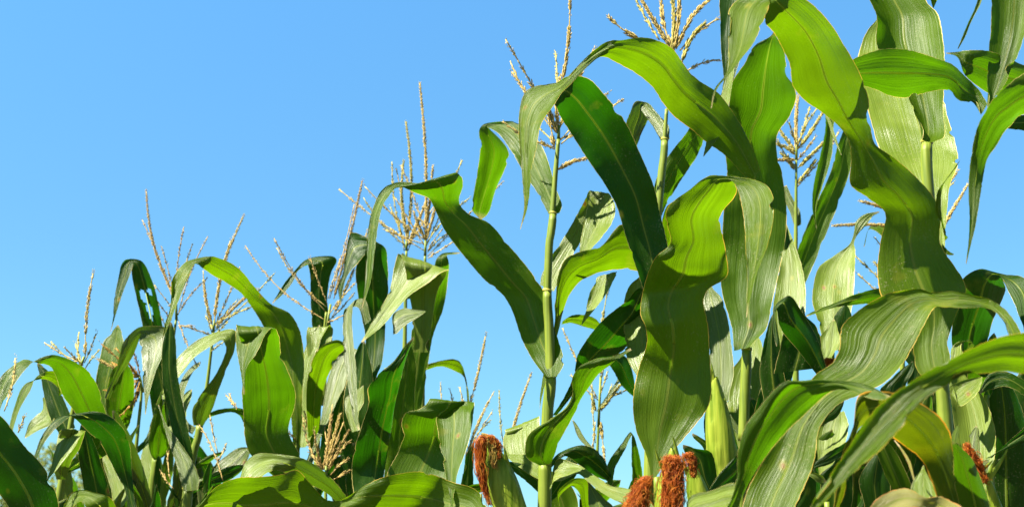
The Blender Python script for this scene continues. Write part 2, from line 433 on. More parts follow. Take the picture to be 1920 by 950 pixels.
# ------------------------------------------------------------------ tassels
def tassel(pl, base, spikes, kind='y', top=None, size=1.0, stem=None):
    """spikes: (x0,y0,x1,y1,thick[,bend]) pixels of each branch from its foot to its tip"""
    D = pl['D']; rnd = random.Random(int(base[0] * 7 + base[1]))
    mb = MB(); ys = [base] + ([top] if top else [])
    path = [P(x, y, D) for x, y in ys]
    if len(path) < 2: path.append(path[0] + Vector((0, 0, .02)))
    if stem: path = [P(*stem, D)] + path
    mb.tube(path, [.0034] * (len(path) - 1) + [.0026], 7); t = mb.build('tassel', M_STALK, pl['o'])
    for sp in spikes:
        x0, y0, x1, y1, th = sp[:5]; bend = (sp[5] if len(sp) > 5 else 0) + rnd.uniform(-.045, .045)
        k = D / F; off = rnd.uniform(-.06, .06) if th < 1.5 else rnd.uniform(-.02, .02)
        a = P(x0, y0, D); b = P(x1, y1, D + off); L = (b - a).length
        sd = (b - a).cross(Vector((0, 1, 0))).normalized()
        n = max(6, int(L / .004)); cl = [a.lerp(b, i / n) + sd * math.sin(math.pi * i / n) * bend * L for i in range(n + 1)]
        m = MB(); m.tube(cl[::3] if len(cl) > 8 else cl, .0011 * size, 5)
        ang = rnd.uniform(0, 6)
        s0 = int(n * (.04 if th >= 1.5 else .12))
        for i in range(s0, n):
            if th < 1.5 and i % 2: continue
            tg = (cl[min(i + 1, n)] - cl[i - 1 if i else 0]).normalized(); u = tg.orthogonal().normalized(); q = tg.cross(u)
            f = i / n; taper = 1 - .45 * f ** 3
            for c in range(3 if th >= 1.5 else 2):
                if rnd.random() < (.08 if th >= 1.5 else .2): continue
                if noise.noise(Vector((i * .11, ang, 3.3))) < -.42: continue
                aa = ang + i * (1.1 if th >= 1.5 else .35) + c * (2.1 if th >= 1.5 else math.pi)
                o_ = u * math.cos(aa) + q * math.sin(aa)
                dr = (tg + o_ * rnd.uniform(.15, .42)).normalized()
                m.grain(cl[i] + o_ * .0012, dr, rnd.uniform(.0078, .0120) * size * taper, rnd.uniform(.0009, .0014) * size * (1.15 if th >= 1.5 else 1) * taper * (.85 if th >= 1.5 else .9), 4)
        for _ in range(int(n * .35)):      # anthers dangling on their threads
            i = rnd.randrange(s0, n); p0 = cl[i] + Vector((rnd.uniform(-1, 1), rnd.uniform(-1, 1), 0)) * .002
            m.grain(p0, Vector((rnd.uniform(-.3, .3), rnd.uniform(-.3, .3), -1)), rnd.uniform(.004, .007), .0007, 3)
        m.build('tassel_branch', M_TAS[kind if rnd.random() < .75 else {'y': 'g', 'g': 'y', 'r': 'y', 'o': 'y'}[kind]], t)
    return t

# ------------------------------------------------------------------ ears
def ear(pl, x0, y0, x1, y1, w0, wm, dd=-.03, husk_tips=(), name='ear', label=None, bulge=.45):
    """husk from its foot (x0,y0) to its tip (x1,y1), widths in pixels"""
    D = pl['D'] + dd; a = P(x0, y0, D); b = P(x1, y1, D - .01); k = D / F
    n = 30; W = 28; ax = (b - a).normalized(); u = Vector((1, 0, 0)); u = (u - ax * u.dot(ax)).normalized(); q = ax.cross(u)
    V = []; Fc = []
    for i in range(n + 1):
        f = i / n
        wd = w0 + (wm - w0) * math.sin(min(1, f / bulge) * math.pi / 2) if f < bulge else wm * max(.0, math.cos((f - bulge) / (1 - bulge) * 1.35)) ** .9
        for j in range(W):
            an = 2 * math.pi * j / W
            # overlapping husk leaves: a stepped spiral
            step = ((j / W * 4 + f * .7) % 1.0) * .13 - .05 + .012 * math.sin(j * 2.4)
            rr = wd / 2 * k * (1 + step)
            V.append(a.lerp(b, f) + (u * math.cos(an) + q * math.sin(an)) * rr)
        if i:
            for j in range(W):
                j2 = (j + 1) % W; Fc.append(((i - 1) * W + j, (i - 1) * W + j2, i * W + j2, i * W + j))
    mb = MB(); mb.v = V; mb.f = Fc; mb.f.append(tuple(n * W + j for j in range(W)))
    e = mb.build(name, M_HUSK, pl['o'])
    if label: e['label'] = label
    for (xa, ya, xb, yb, wpx, bend) in husk_tips:
        p0 = P(xa, ya, D - .012); p1 = P(xb, yb, D - .02); mb = MB(); m_ = 14
        sd = (p1 - p0).cross(Vector((0, 1, 0))).normalized()
        for i in range(m_ + 1):
            f = i / m_; c = p0.lerp(p1, f) + sd * math.sin(f * math.pi * .6) * bend * (p1 - p0).length
            ww = wpx * k * .5 * (1 - f) ** .7 + .0003
            for j, uu in enumerate((-1, -.5, 0, .5, 1)):
                mb.v.append(c + sd * ww * uu + Vector((0, 1, 0)) * ww * .5 * uu * uu)
            if i:
                for j in range(4): mb.f.append(((i - 1) * 5 + j, (i - 1) * 5 + j + 1, i * 5 + j + 1, i * 5 + j))
        mb.build('husk_leaf', M_HUSK, e)
    return e
def silk(parent, D, path, wpx, n=260, mat=None, seed=1, frizz=1.0):
    """a hank of fine threads along the pixel path"""
    rnd = random.Random(seed); k = D / F; base = [P(x, y, D) for x, y in path]; mb = MB()
    ts = list(range(len(base)))
    for s in range(int(n * 1.7)):
        ph = rnd.uniform(0, 6.28); wild = rnd.random() < .14; rr = math.sqrt(rnd.random()) * (1.35 if wild else 1); f0 = rnd.uniform(0, .25); f1 = rnd.uniform(.5, 1.0) if rnd.random() < .8 else rnd.uniform(1, 1.06)
        m_ = 16; pts = []; w1, w2, w3 = rnd.uniform(0, 9), rnd.uniform(0, 9), rnd.uniform(.6, 1.2); sw = rnd.uniform(-1, 1)
        vals = [[p.x, p.y, p.z] for p in base]
        smp = hermite(ts, vals, samples=[(f0 + (f1 - f0) * i / m_) * (len(base) - 1) for i in range(m_ + 1)])
        for i, c in enumerate(smp):
            f = f0 + (f1 - f0) * i / m_; wd = wpx[0] + (wpx[1] - wpx[0]) * min(1, f * 2) if f < .5 else wpx[1] + (wpx[2] - wpx[1]) * (f - .5) * 2
            r_ = rr * wd / 2 * k; a = ph + sw * f * 3
            j = .0021 * frizz * (2.1 if wild else 1)
            pts.append(Vector(c) + Vector((math.cos(a) * r_ + math.sin(f * 23 * w3 + w1) * j, math.sin(a) * r_ + math.cos(f * 19 * w3 + w2) * j, math.sin(f * 31 + w2) * j * .7)))
        mb.tube(pts, rnd.uniform(.0002, .00038), 3, False)
    o = mb.build('silk', mat or M_SILK, parent); return o

# ------------------------------------------------------------------ the setting
gm = MB(); S = 400.
nx = 40
for j in range(nx + 1):
    for i in range(nx + 1):
        x = (i / nx * 2 - 1); y = (j / nx * 2 - 1)
        gm.v.append(Vector((x * abs(x) * S, y * abs(y) * S, 0)))
for j in range(nx):
    for i in range(nx):
        a = j * (nx + 1) + i; gm.f.append((a, a + 1, a + nx + 2, a + nx + 1))
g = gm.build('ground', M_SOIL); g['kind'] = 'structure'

def far_tree(label, x, y, D, rad, top):
    base = P(x, y, D); base.z = 0
    o = bpy.data.objects.new('tree', None); col.objects.link(o); o.location = base; ORG[o.name] = base.copy()
    o['label'] = label; o['category'] = 'tree'
    rnd = random.Random(int(x)); mb = MB(); h = top
    mb.tube([base, base + Vector((.05, 0, h * .4)), base + Vector((0, .1, h * .8))], [.14, .10, .04], 8)
    for k in range(9):
        a = rnd.uniform(0, 6.28); z = h * rnd.uniform(.3, .7)
        mb.tube([base + Vector((0, 0, z)), base + Vector((math.cos(a) * rad * .7, math.sin(a) * rad * .7, z + h * .15))], [.045, .012], 6)
    mb.build('trunk', M_BARK, o)
    mb = MB()
    cl = [(Vector((rnd.gauss(0, .42) * rad, rnd.gauss(0, .42) * rad, h * rnd.uniform(.25, .92))), rnd.uniform(.22, .42)) for _ in range(46)]
    for c, r_ in cl:
        for _ in range(230):
            dv = Vector((rnd.gauss(0, 1), rnd.gauss(0, 1), rnd.gauss(0, 1))).normalized() * r_ * rnd.random() ** .4
            p = base + c + dv; a = Vector((rnd.gauss(0, 1), rnd.gauss(0, 1), rnd.gauss(0, 1))).normalized(); b = a.orthogonal().normalized()
            sz = rnd.uniform(.03, .06); b0 = len(mb.v)
            mb.v += [p, p + a * sz + b * sz * .4, p + a * sz * 2, p + a * sz - b * sz * .4]; mb.f.append((b0, b0 + 1, b0 + 2, b0 + 3))
    mb.build('crown', M_FOL, o)
far_tree('far olive green tree, blurred, behind the corn at the lower left', 62, 900, 22, 1.15, 4.15)

# ---- far left
p = plant('corn plant at the left edge, only one broad dark leaf of it in view', 2.15, [(40,1060),(44,1010)], seed=3)
leaf(p, '40,1010,60,1000,-.3; 20,960,108,965; -20,905,88,884; -50,855,42,832; -85,805,0,778; -90,760,-60,742', 'd')
tassel(p, (-8,1000), [(8,770,29,664,1.0), (34,810,48,775,1)], 'y')

p = plant('corn plant with two broad arched leaves drooping left under a thin green tassel spike', 2.5, [(100,1000),(108,950),(135,780),(152,690)], seed=4)
leaf(p, '215,835,165,815,-.4; 197,768,138,770,-.6; 182,721,118,742,-.8; 165,694,110,722,-.9; 135,674,98,692,-.9; 101,664,85,683,-.9; 74,671,72,681,-.4; 47,691,42,672,.7; 27,714,17,687,.9; 8,746,-3,722,.9; -4,790,-10,780,.8', 'g', dd=0)
leaf(p, '262,1010,240,1010,.1; 252,930,236,925; 247,880,222,896,-.2; 243,830,205,862,-.4; 232,802,189,832,-.6; 212,783,168,812,-.6; 189,773,152,796,-.6; 165,771,138,783,-.5; 140,776,128,777,.3; 111,795,101,785,.8; 88,822,81,812,.9; 75,846,69,842,.9; 65,872,59,872,.8; 61,900,55,900,.6; 58,928,57,927', 'd', dd=-.1)
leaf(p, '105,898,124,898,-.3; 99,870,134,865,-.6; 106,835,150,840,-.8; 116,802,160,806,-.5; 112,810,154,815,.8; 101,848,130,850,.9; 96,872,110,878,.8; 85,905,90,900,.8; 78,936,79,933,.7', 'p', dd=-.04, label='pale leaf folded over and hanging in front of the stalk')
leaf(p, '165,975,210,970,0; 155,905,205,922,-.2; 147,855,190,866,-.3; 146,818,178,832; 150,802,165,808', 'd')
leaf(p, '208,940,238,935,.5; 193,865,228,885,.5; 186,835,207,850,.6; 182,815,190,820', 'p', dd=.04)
leaf(p, '225,1010,190,1010,-.6; 219,952,178,968,-.6; 203,930,160,955,-.5; 175,921,152,940,.5; 148,917,140,945,.8; 130,928,128,955,.9; 119,960,122,970', 'y', dd=-.25)
leaf(p, '140,800,118,825,-.1; 128,768,98,790,.1; 112,730,84,748; 92,697,74,702; 80,685,70,688', 'd', dd=.1)
leaf(p, '105,745,80,745,.5; 98,790,76,765,.6; 72,805,58,788; 48,821,46,818', 'p', dd=.12, connect=False)
leaf(p, '122,735,110,742,-.5; 106,697,106,724,-.9; 86,696,86,711,-.9; 68,706,66,713,0; 60,724,48,718,.8; 38,765,27,762,.9; 27,797,18,795,.8; 18,840,13,835,.6; 2,882,2,878', 'y', dd=-.02, connect=False)
tassel(p, (150,690), [(160,668,176,505,2,.01), (150,690,148,622,1), (152,685,140,640,1), (158,680,182,618,1), (155,680,83,642,1), (150,688,95,640,1), (156,684,120,650,1), (160,690,187,655,1)], 'g', (158,668))

p = plant('corn plant with a broken tassel hanging over in orange strands', 2.85, [(245,980),(252,870),(258,810),(266,735),(264,712)], .008)
leaf(p, '285,800,318,795,0; 282,750,330,745,-.1; 272,680,318,680,-.2; 266,610,305,610,-.3; 254,549,297,567,-.4; 247,515,284,522,-.4; 247,499,264,488,-.3; 250,495,236,487,.3; 243,519,222,522,.4; 229,552,214,556,.4; 219,583,212,596,.4; 208,622,207,622', 'd', dd=.1, label='dark torn leaf folded at its top', holes=((.52,.35,.022,.14),(.47,.5,.03,.12),(.545,.7,.012,.10)))
leaf(p, '195,745,205,748,-.4; 218,690,224,705,-.8; 230,645,245,675,-.8; 245,624,256,650,-.7; 262,612,262,635,-.4; 288,611,261,640,.3; 318,616,263,655,.6; 312,655,267,690,.6; 292,700,269,722,.6; 280,740,271,750,.5; 273,777,272,776', 'b', dd=-.12, connect=False)
leaf(p, '190,790,215,790,.2; 180,722,212,742; 187,670,228,690,.3; 198,635,236,650,.5; 208,625,230,630', 'g', dd=.06, connect=False)
leaf(p, '225,830,234,830,-.4; 198,765,246,785,-.5; 204,712,252,742,-.6; 213,690,250,702; 225,680,240,682', 'g', dd=.05)
tassel(p, (268,735), [(262,708,182,672,1.6,.03), (262,708,205,676,1,.05), (260,706,232,660,1,.04), (264,706,194,731,1,.12), (262,708,200,762,1,.14), (262,708,226,790,1.6,.10), (263,712,219,786,1,.08), (262,708,240,640,1,-.05), (260,706,185,640,1,.02), (262,706,215,650,1,0)], 'o', (262,706), 1.15)

p = plant('corn plant with the tallest tassel on the left, one long spike leaning left', 2.95, [(278,980),(288,890),(296,830),(305,770),(320,670),(330,600)], .0085)
leaf(p, '288,862,300,860,0; 280,846,311,850,-.5; 281,805,318,812,-.5; 290,765,312,790,-.5; 300,740,308,760', 'g', dd=-.02)
leaf(p, '295,858,305,856,0; 300,830,325,835,-.3; 315,790,345,800,.4; 335,755,352,770,.6; 350,735,360,742', 'p')
leaf(p, '270,910,296,900,.4; 263,860,288,850,.5; 275,815,296,810; 288,780,296,785', 'p', dd=.05)
collar(p,293,856,9)
tassel(p, (331,600), [(330,560,274,353,2,.03), (324,560,266,410,1,.03), (328,560,303,462,1,.03), (330,540,345,425,1), (332,560,361,457,1), (334,590,390,443,1,.04), (325,580,287,531,1), (322,600,290,556,1), (333,590,392,518,1,.04), (334,600,372,690,1,-.05), (318,630,300,590,1), (334,610,366,610,1)], 'r', (330,560))

p = plant('slender corn plant with a pale fan-shaped straw tassel left of the big folded leaf', 2.85, [(352,960),(358,872),(374,795),(388,725),(400,622)], .0085)
leaf(p, '362,797,382,797,-.3; 360,772,396,772,-.5; 375,740,411,728,-.5; 405,700,426,690,-.5; 422,660,441,650,-.5; 420,640,440,618,-.2; 404,642,397,623,.7; 370,667,362,643,.9; 350,690,333,668,.9; 323,718,312,706,.9; 311,742,304,738,.8; 306,760,305,758', 'p', dd=-.02)
leaf(p, '384,788,384,782,-.3; 410,776,405,768,-.6; 435,772,430,764,-.7; 450,780,455,766,-.7; 460,800,470,790,-.3', 'g', dd=.02)
leaf(p, '368,800,360,815,.2; 352,790,340,800,.3; 345,745,330,750,.5; 360,700,345,700,.6; 375,685,365,682', 'b', dd=.05)
leaf(p, '368,880,366,870,-.6; 390,868,388,855; 408,856,405,848; 420,850,415,846', 'g')
leaf(p, '362,900,372,905,.3; 385,890,400,905,.4; 420,855,450,880,.4; 450,838,468,850,.4; 468,838,470,842', 'b', dd=.05)
collar(p,374,795,8)
tassel(p, (400,622), [(402,600,458,402,2,.02), (398,610,381,507,2,0), (402,610,434,445,1,.02), (404,610,447,560,1,0), (403,605,420,640,1), (404,605,478,572,1,.03), (400,618,386,590,1), (402,612,450,500,1), (404,615,482,540,1.6), (398,625,388,575,1), (400,622,517,510,1,.02), (398,628,342,610,1), (402,630,430,600,1), (394,660,420,640,1)], 'g', (402,600), 1.05)

p = plant('corn plant whose grey-green leaf rises from a yellow collar low at the left', 2.6, [(346,990),(349,930),(352,905)], .0105)
leaf(p, '344,920,372,918,.2; 333,880,373,892,.4; 322,845,356,856,.5; 310,810,331,820,.5; 303,785,312,795; 296,758,298,758', 'b', dd=-.02)
leaf(p, '350,900,364,895,-.2; 336,850,361,845,-.1; 318,790,350,790; 308,740,339,735; 303,690,332,690; 305,645,330,640; 312,615,325,612', 'd', dd=.05)
leaf(p, '358,925,345,930,-.4; 385,915,378,900; 420,905,410,880,-.3; 445,890,440,870', 'd', dd=.05)
collar(p,352,917,11)
tassel(p, (352,905), [(409,850,394,778,1), (418,900,370,790,1), (405,870,425,830,1), (320,900,315,845,1),(325,915,300,880,1),(440,760,424,740,1),(445,765,430,735,1)], 'r')

# ---- centre left
p = plant('corn plant with a large arching leaf over a broad folded glowing leaf', 2.62, [(556,1000),(558,860),(553,790)], .010)
leaf(p, '545,860,562,862,-.1; 548,800,566,790,-.1; 535,740,568,735,.1; 525,690,571,690; 507,645,568,645,-.1; 494,612,561,615,-.3; 478,585,543,587,-.3; 462,562,508,569,-.6; 448,545,477,537,-.9; 424,530,450,505,-1; 400,517,420,487,-1; 380,502,398,480,-.8; 367,495,378,482,-.2; 354,519,340,493,.7; 340,549,327,515,.9; 332,576,323,543,.9; 320,600,317,583,.7; 310,622,310,605,.5; 303,642,303,640', 'y', dd=0)
leaf(p, '520,900,560,895,-.1; 472,855,562,852,-.2; 458,815,541,808,-.3; 456,775,552,765,-.4; 453,735,554,735,-.6; 455,690,541,697,-.8; 452,650,528,665,-.9; 445,622,523,628,-.7; 442,611,516,612,.3; 441,617,503,624,.8; 443,642,490,642,.9; 446,668,474,668,.9; 451,700,462,690,.8; 457,740,458,738', 'g', dd=-.12, label='broad glowing leaf folded over at its top')
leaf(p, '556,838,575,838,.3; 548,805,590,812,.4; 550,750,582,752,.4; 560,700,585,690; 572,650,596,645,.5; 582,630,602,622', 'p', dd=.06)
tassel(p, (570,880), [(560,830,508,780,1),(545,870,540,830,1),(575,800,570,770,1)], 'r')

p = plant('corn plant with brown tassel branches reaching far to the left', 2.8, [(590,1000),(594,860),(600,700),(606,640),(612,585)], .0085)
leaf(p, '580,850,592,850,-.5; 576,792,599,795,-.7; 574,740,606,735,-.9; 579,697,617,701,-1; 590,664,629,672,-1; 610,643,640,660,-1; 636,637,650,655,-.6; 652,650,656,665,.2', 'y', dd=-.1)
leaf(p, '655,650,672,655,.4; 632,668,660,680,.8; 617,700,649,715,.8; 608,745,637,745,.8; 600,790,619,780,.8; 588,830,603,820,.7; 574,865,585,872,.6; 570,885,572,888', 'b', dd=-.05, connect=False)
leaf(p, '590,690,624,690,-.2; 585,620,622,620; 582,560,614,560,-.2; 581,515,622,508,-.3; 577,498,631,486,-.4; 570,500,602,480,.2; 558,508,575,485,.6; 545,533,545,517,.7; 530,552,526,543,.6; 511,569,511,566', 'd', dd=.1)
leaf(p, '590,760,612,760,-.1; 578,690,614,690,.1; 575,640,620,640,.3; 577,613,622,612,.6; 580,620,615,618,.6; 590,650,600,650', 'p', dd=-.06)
leaf(p, '600,840,640,850,-.3; 605,790,655,800; 620,740,665,740; 640,710,660,700', 'd', dd=.05)
tassel(p, (607,640), [(626,560,680,336,2,.015), (618,560,665,380,1), (610,600,458,458,1,.03), (612,585,514,447,1,.03), (612,575,518,462,1,.05), (614,570,580,480,1), (615,560,640,480,1), (616,590,668,528,1), (617,600,667,545,1), (625,590,690,430,1.6), (612,605,645,590,1)], 'r', (620,570))

p = plant('corn plant with a dry brown tassel sunk between leaves above the long low leaf', 2.55, [(612,1010),(610,900)], .0085)
tassel(p, (610,905), [(608,880,624,754,2,.02), (612,880,638,775,1.6), (612,870,608,800,1), (606,880,568,775,1,.04), (606,880,590,800,1), (616,880,655,805,1.6,.04), (618,870,660,822,1), (620,890,656,858,1,.03), (622,900,657,880,1), (604,880,580,845,1),(616,880,645,790,1)], 'r', (612,872), 1.15)
leaf(p, '650,960,670,960,-.3; 648,900,670,900; 655,860,668,850; 660,830,666,828','d', dd=.05)

# ---- centre group
p = plant('corn plant behind the centre left with a single very tall straw tassel spike', 3.0, [(756,1000),(758,700),(762,470)], .009, low=1)
tassel(p, (762,470), [(762,460,761,228,2,0), (762,450,742,310,1), (762,440,757,300,1.6), (764,460,812,336,1), (760,465,735,300,1), (764,462,800,380,1.6), (758,470,730,385,1), (765,470,790,400,1),(760,460,680,368,1,.03),(764,460,830,360,1)], 'g', (762,450), 1.15)
leaf(p, '745,560,775,560,0; 742,520,778,520; 745,495,770,495', 'g')

p = plant('corn plant with the tall straw tassel right of the grey folded fan leaf', 2.9, [(788,1000),(792,700),(797,500),(797,478)], .009, low=1)
tassel(p, (797,480), [(798,450,787,155,2,-.03), (798,450,812,310,1.6), (796,470,636,355,1,.05), (797,450,680,345,1,.03), (798,440,752,310,1), (800,460,867,298,1,.02), (800,455,885,368,1,.02), (802,470,833,425,1), (802,472,842,436,1), (802,480,946,338,1,.03), (803,484,852,452,1), (796,460,742,372,1), (797,455,830,340,1.6), (798,458,720,430,1),(798,450,775,395,1.6)], 'y', (798,450), 1.15)
leaf(p, '760,835,782,835,-.1; 756,765,790,765,-.1; 762,700,801,697; 770,640,812,630,-.1; 775,590,830,580,-.3; 792,540,841,525,-.6; 812,508,842,494,-.8; 818,486,839,480,-.2; 828,476,842,478,.5; 845,473,852,477; 862,473,862,475', 'g', dd=-.2)
leaf(p, '797,694,796,683,-.4; 830,687,834,674,-.7; 855,696,853,673,-.8; 870,706,862,677,-.4; 878,730,870,697,.5; 880,750,874,720; 877,762,876,755', 'y', dd=-.05)

p = plant('corn plant with a pale ribbed leaf fanned over its top in the centre left', 2.5, [(700,1010),(702,850),(712,740),(724,690)], .010)
leaf(p, '690,707,706,708,.4; 686,680,716,682,.4; 685,630,722,630,.2; 679,600,724,590,-.1; 669,540,729,530,-.4; 667,505,727,490,-.5; 676,478,722,464,-.5; 684,472,705,452,-.3; 685,478,680,441,.2; 674,493,659,436,.6; 660,505,648,475,.6; 650,520,643,512,.6; 643,545,634,537,.5; 639,573,638,572', 'd', dd=.05, v=1.3)
leaf(p, '775,660,805,660,-.1; 775,600,812,590; 765,540,822,542,-.2; 756,490,838,512,-.3; 750,474,841,506,.4; 740,503,818,518,.8; 728,545,775,550,.8; 712,578,745,578,.8; 695,607,715,612,.8; 676,641,680,641', 'p', dd=-.02, connect=False, label='pale ribbed leaf folded over like a fan')
leaf(p, '798,585,797,581,.5; 782,597,772,578,.6; 762,608,752,574,.6; 742,623,736,588; 739,623,737,610', 'b', dd=-.12, connect=False, rib=False, label='torn grey-green leaf end')
leaf(p, '665,960,712,960,.3; 662,920,717,902,.3; 659,885,727,850,-.1; 665,835,735,800,-.6; 680,795,740,765,-.8; 692,760,746,735,-.8; 690,723,755,700,-.8; 706,702,760,680,-.8; 737,677,766,660,-.6; 757,650,772,645; 775,631,777,634', 'd', dd=-.15, m=.72)
leaf(p, '683,610,696,600,.2; 668,575,683,560,.3; 650,578,668,560,.7; 643,602,660,592,.8; 643,640,663,640,.8; 647,690,668,690,.8; 655,740,670,740,.8; 664,790,672,785; 672,806,674,804', 'b', dd=-.08, connect=False)
leaf(p, '660,810,676,805,.5; 647,765,672,772,.5; 648,745,681,752; 668,730,682,730; 681,722,682,722', 'p', connect=False)
leaf(p, '650,810,692,805,-.1; 645,740,700,745,0; 660,680,697,690,.1; 672,650,690,660', 'd', dd=.06)
leaf(p, '718,900,765,900,-.2; 725,800,775,820; 738,740,778,740; 748,690,780,680; 758,660,772,650', 'g', dd=.12)

p = plant('corn plant whose low leaf folds over to a pale flap at the bottom left centre', 2.25, [(660,1060),(664,1010)], .011)
leaf(p, '640,950,655,940,-.4; 600,915,634,908,-.8; 575,905,616,889,-.8; 545,893,589,869,-.8; 525,884,562,856,-.7; 515,880,535,852,-.2; 508,883,505,849,.5; 495,893,480,850,.8; 480,905,457,866,.9; 466,918,449,888,.9; 452,935,443,920,.8; 436,962,432,960', 'p', dd=-.05)

p = plant('corn plant with the ear of red-brown silk leaning left beside a bright husk', 2.1, [(985,1060),(982,1000)], .012)
leaf(p, '880,1010,918,960,.4; 860,985,897,922,.5; 830,980,857,907,.5; 790,975,825,893,.2; 740,975,787,884,-.6; 700,970,737,888,-.7; 660,958,696,903,-.3; 645,950,665,922,.5; 632,952,640,936,.3; 605,975,612,935,-.2; 565,990,580,903,-.5; 520,1000,558,881,-.6; 480,1000,525,889,-.6; 440,1000,490,892,-.7; 400,990,445,893,-.9; 375,975,400,914,-.9; 350,970,374,945; 330,985,335,980', 'y', dd=0, vb=.05)
e = ear(p, 975, 1010, 917, 828, 66, 60, -.10, [(960,900,948,835,14,.05),(935,900,912,822,12,-.06)], label='plump bright husk with red-brown silk hanging from its tip')
silk(e, 1.965, [(930,838),(917,818),(903,830),(901,868),(906,903),(916,938)], (17,20,7), 210, seed=2)
silk(e, 1.965, [(928,880),(926,850),(918,822),(908,814)], (8,16,12), 90, M_SILKY, seed=3)
silk(e, 1.965, [(920,820),(930,828),(935,842),(934,858)], (10,12,12), 60, seed=4)

p = plant('distant corn plant, only its thin straw spikes rising behind the red-brown ear', 2.95, [(900,1040),(901,980),(902,925)], .009, low=1)
tassel(p, (902,920), [(868,800,912,622,1.6,.01), (872,862,930,727,1.6,0), (880,840,925,768,1), (950,860,936,728,1,0), (948,862,997,697,1.6,0), (838,790,826,716,1,0), (852,790,842,724,1,0),(896,812,922,785,1),(868,790,862,725,1,0),(884,880,888,840,1.6)], 'y')

p = plant('corn plant with a pale ribbed flap hanging straight down left of the red-brown ear', 2.3, [(780,1060),(790,1000)], .011)
leaf(p, '735,975,845,975,.4; 723,895,848,900,.4; 748,842,862,850,.1; 756,815,872,825,-.2; 753,795,880,800,-.5; 762,773,885,780,-.7; 785,766,888,768,-.8; 804,748,889,755,-.2; 808,752,889,761,.7; 818,790,885,795,.8; 826,840,870,850,.8; 836,890,857,895,.8; 843,930,852,930,.7; 846,965,847,965', 'g', dd=-.03, label='ribbed leaf folded into a long hanging flap')
leaf(p, '850,960,890,960,-.2; 865,900,888,905; 872,860,888,860; 885,830,890,828', 'd', dd=.1)
leaf(p, '862,930,865,915,-.3; 890,925,895,905; 915,920,920,905; 940,930,945,925', 'g', dd=.08)

# ---- the stalk in the middle
p = plant('tall corn plant in the middle, bare stalk against the sky, wide leaf arching left', 2.3, [(1019,1000),(1021,950),(1022,870),(1027,765),(1033,700),(1030,620),(1026,545),(1030,450),(1036,400),(1041,330),(1047,262)], .0118)
leaf(p, '1022,706,1046,706,.4; 1004,682,1057,680,.5; 980,640,1048,640,.4; 960,582,1036,600,.3; 942,552,1030,563,.1; 910,526,1010,530,-.1; 878,490,982,492,-.2; 850,455,950,455,-.3; 830,425,917,418,-.3; 815,392,878,400,-.3; 806,375,862,380,-.5; 790,366,869,346,-.9; 776,360,866,325,-1; 762,355,835,328,-1; 748,351,790,343,-.7; 738,356,750,341,.2; 726,375,722,351,.8; 715,400,700,385,.9; 708,430,691,425,.8; 704,470,687,470,.8; 697,520,685,520,.8; 688,552,681,555; 679,578,678,577', 'g', dd=-.02, v=1.3, label='long leaf arching left to a pale drooping tip')
leaf(p, '1028,401,1050,399,.4; 1015,375,1054,385,.5; 1000,350,1040,345,.5; 975,313,1028,303,.6; 957,280,1011,264,.7; 935,252,974,232,.8; 915,240,938,228,.6; 915,238,905,234,-.3; 953,283,899,280,-.8; 945,320,895,320,-.8; 930,360,889,360,-.8; 914,400,885,394; 902,412,897,408', 'g', dd=0)
leaf(p, '1012,533,1038,546,.4; 1015,513,1052,518,.4; 1035,480,1076,475,.3; 1060,440,1096,440,.1; 1080,405,1112,405,-.1; 1096,375,1128,380,-.2; 1105,357,1140,362,.1; 1108,362,1152,380,.7; 1100,400,1147,415,.8; 1090,440,1125,450,.8; 1084,480,1100,480,.8; 1078,517,1080,516', 'p', dd=.03)
leaf(p, '1012,872,1034,868,-.2; 988,858,1040,852,-.4; 985,832,1048,830,-.4; 998,806,1066,797,-.5; 1030,785,1080,770,-.7; 1062,762,1090,748,-.8; 1074,738,1103,728,-.8; 1073,712,1120,705,-.8; 1085,688,1135,690,-.8; 1112,674,1152,677,-.5; 1150,667,1167,668,.3; 1182,652,1184,656', 'g', dd=-.03)
leaf(p, '1036,778,1044,778,-.3; 1058,742,1075,740,-.4; 1076,702,1105,697,-.6; 1082,665,1135,674,-.8; 1098,637,1166,656,-.8; 1130,600,1188,632,-.8; 1168,566,1205,600; 1185,550,1210,570', 'd', dd=.08, connect=False)
leaf(p, '1020,900,1030,885,.4; 960,866,1018,872,.5; 944,842,1012,822,.6; 946,806,1011,779,.7; 948,810,1010,786,-.2', 'p', dd=.05)
leaf(p, '1010,898,1014,876,.5; 985,884,992,852,.7; 957,862,962,850', 'p', dd=.0)
leaf(p, '1012,925,1018,890,-.2; 990,905,1000,875; 965,885,965,865', 'd', dd=.03)
leaf(p, '1030,880,1032,865,.3; 1048,862,1048,848,.5; 1062,855,1085,834,-.3; 1085,870,1110,838,-.6; 1118,893,1131,856,-.6; 1140,903,1143,882; 1149,910,1150,904', 'd', dd=.06)
leaf(p, '1030,920,1032,905,.5; 1040,905,1046,858,.6; 1060,902,1070,864,.7; 1082,888,1090,872,.7; 1105,905,1112,888; 1130,925,1142,906; 1165,945,1176,914; 1195,965,1198,918', 'p', dd=-.02, label='pale leaf sweeping right across the gap')
leaf(p, '1100,1000,1125,1000,-.5; 1092,950,1104,945,-.9; 1082,918,1098,897,-.9; 1070,912,1080,895; 1058,920,1062,904; 1048,932,1045,923; 1050,949,1049,948', 'y', dd=-.08, connect=False)
leaf(p, '1105,1000,1165,1000,.2; 1099,950,1152,952,.3; 1096,912,1125,925; 1096,898,1105,903', 'b', dd=-.04, connect=False)
leaf(p, '1140,910,1148,912,.4; 1138,872,1154,878,.5; 1162,835,1172,843,.5; 1183,809,1187,815,0; 1184,835,1196,840,-.5; 1184,870,1204,880,-.5; 1188,908,1207,905; 1200,925,1206,922', 'g', dd=.1, connect=False)
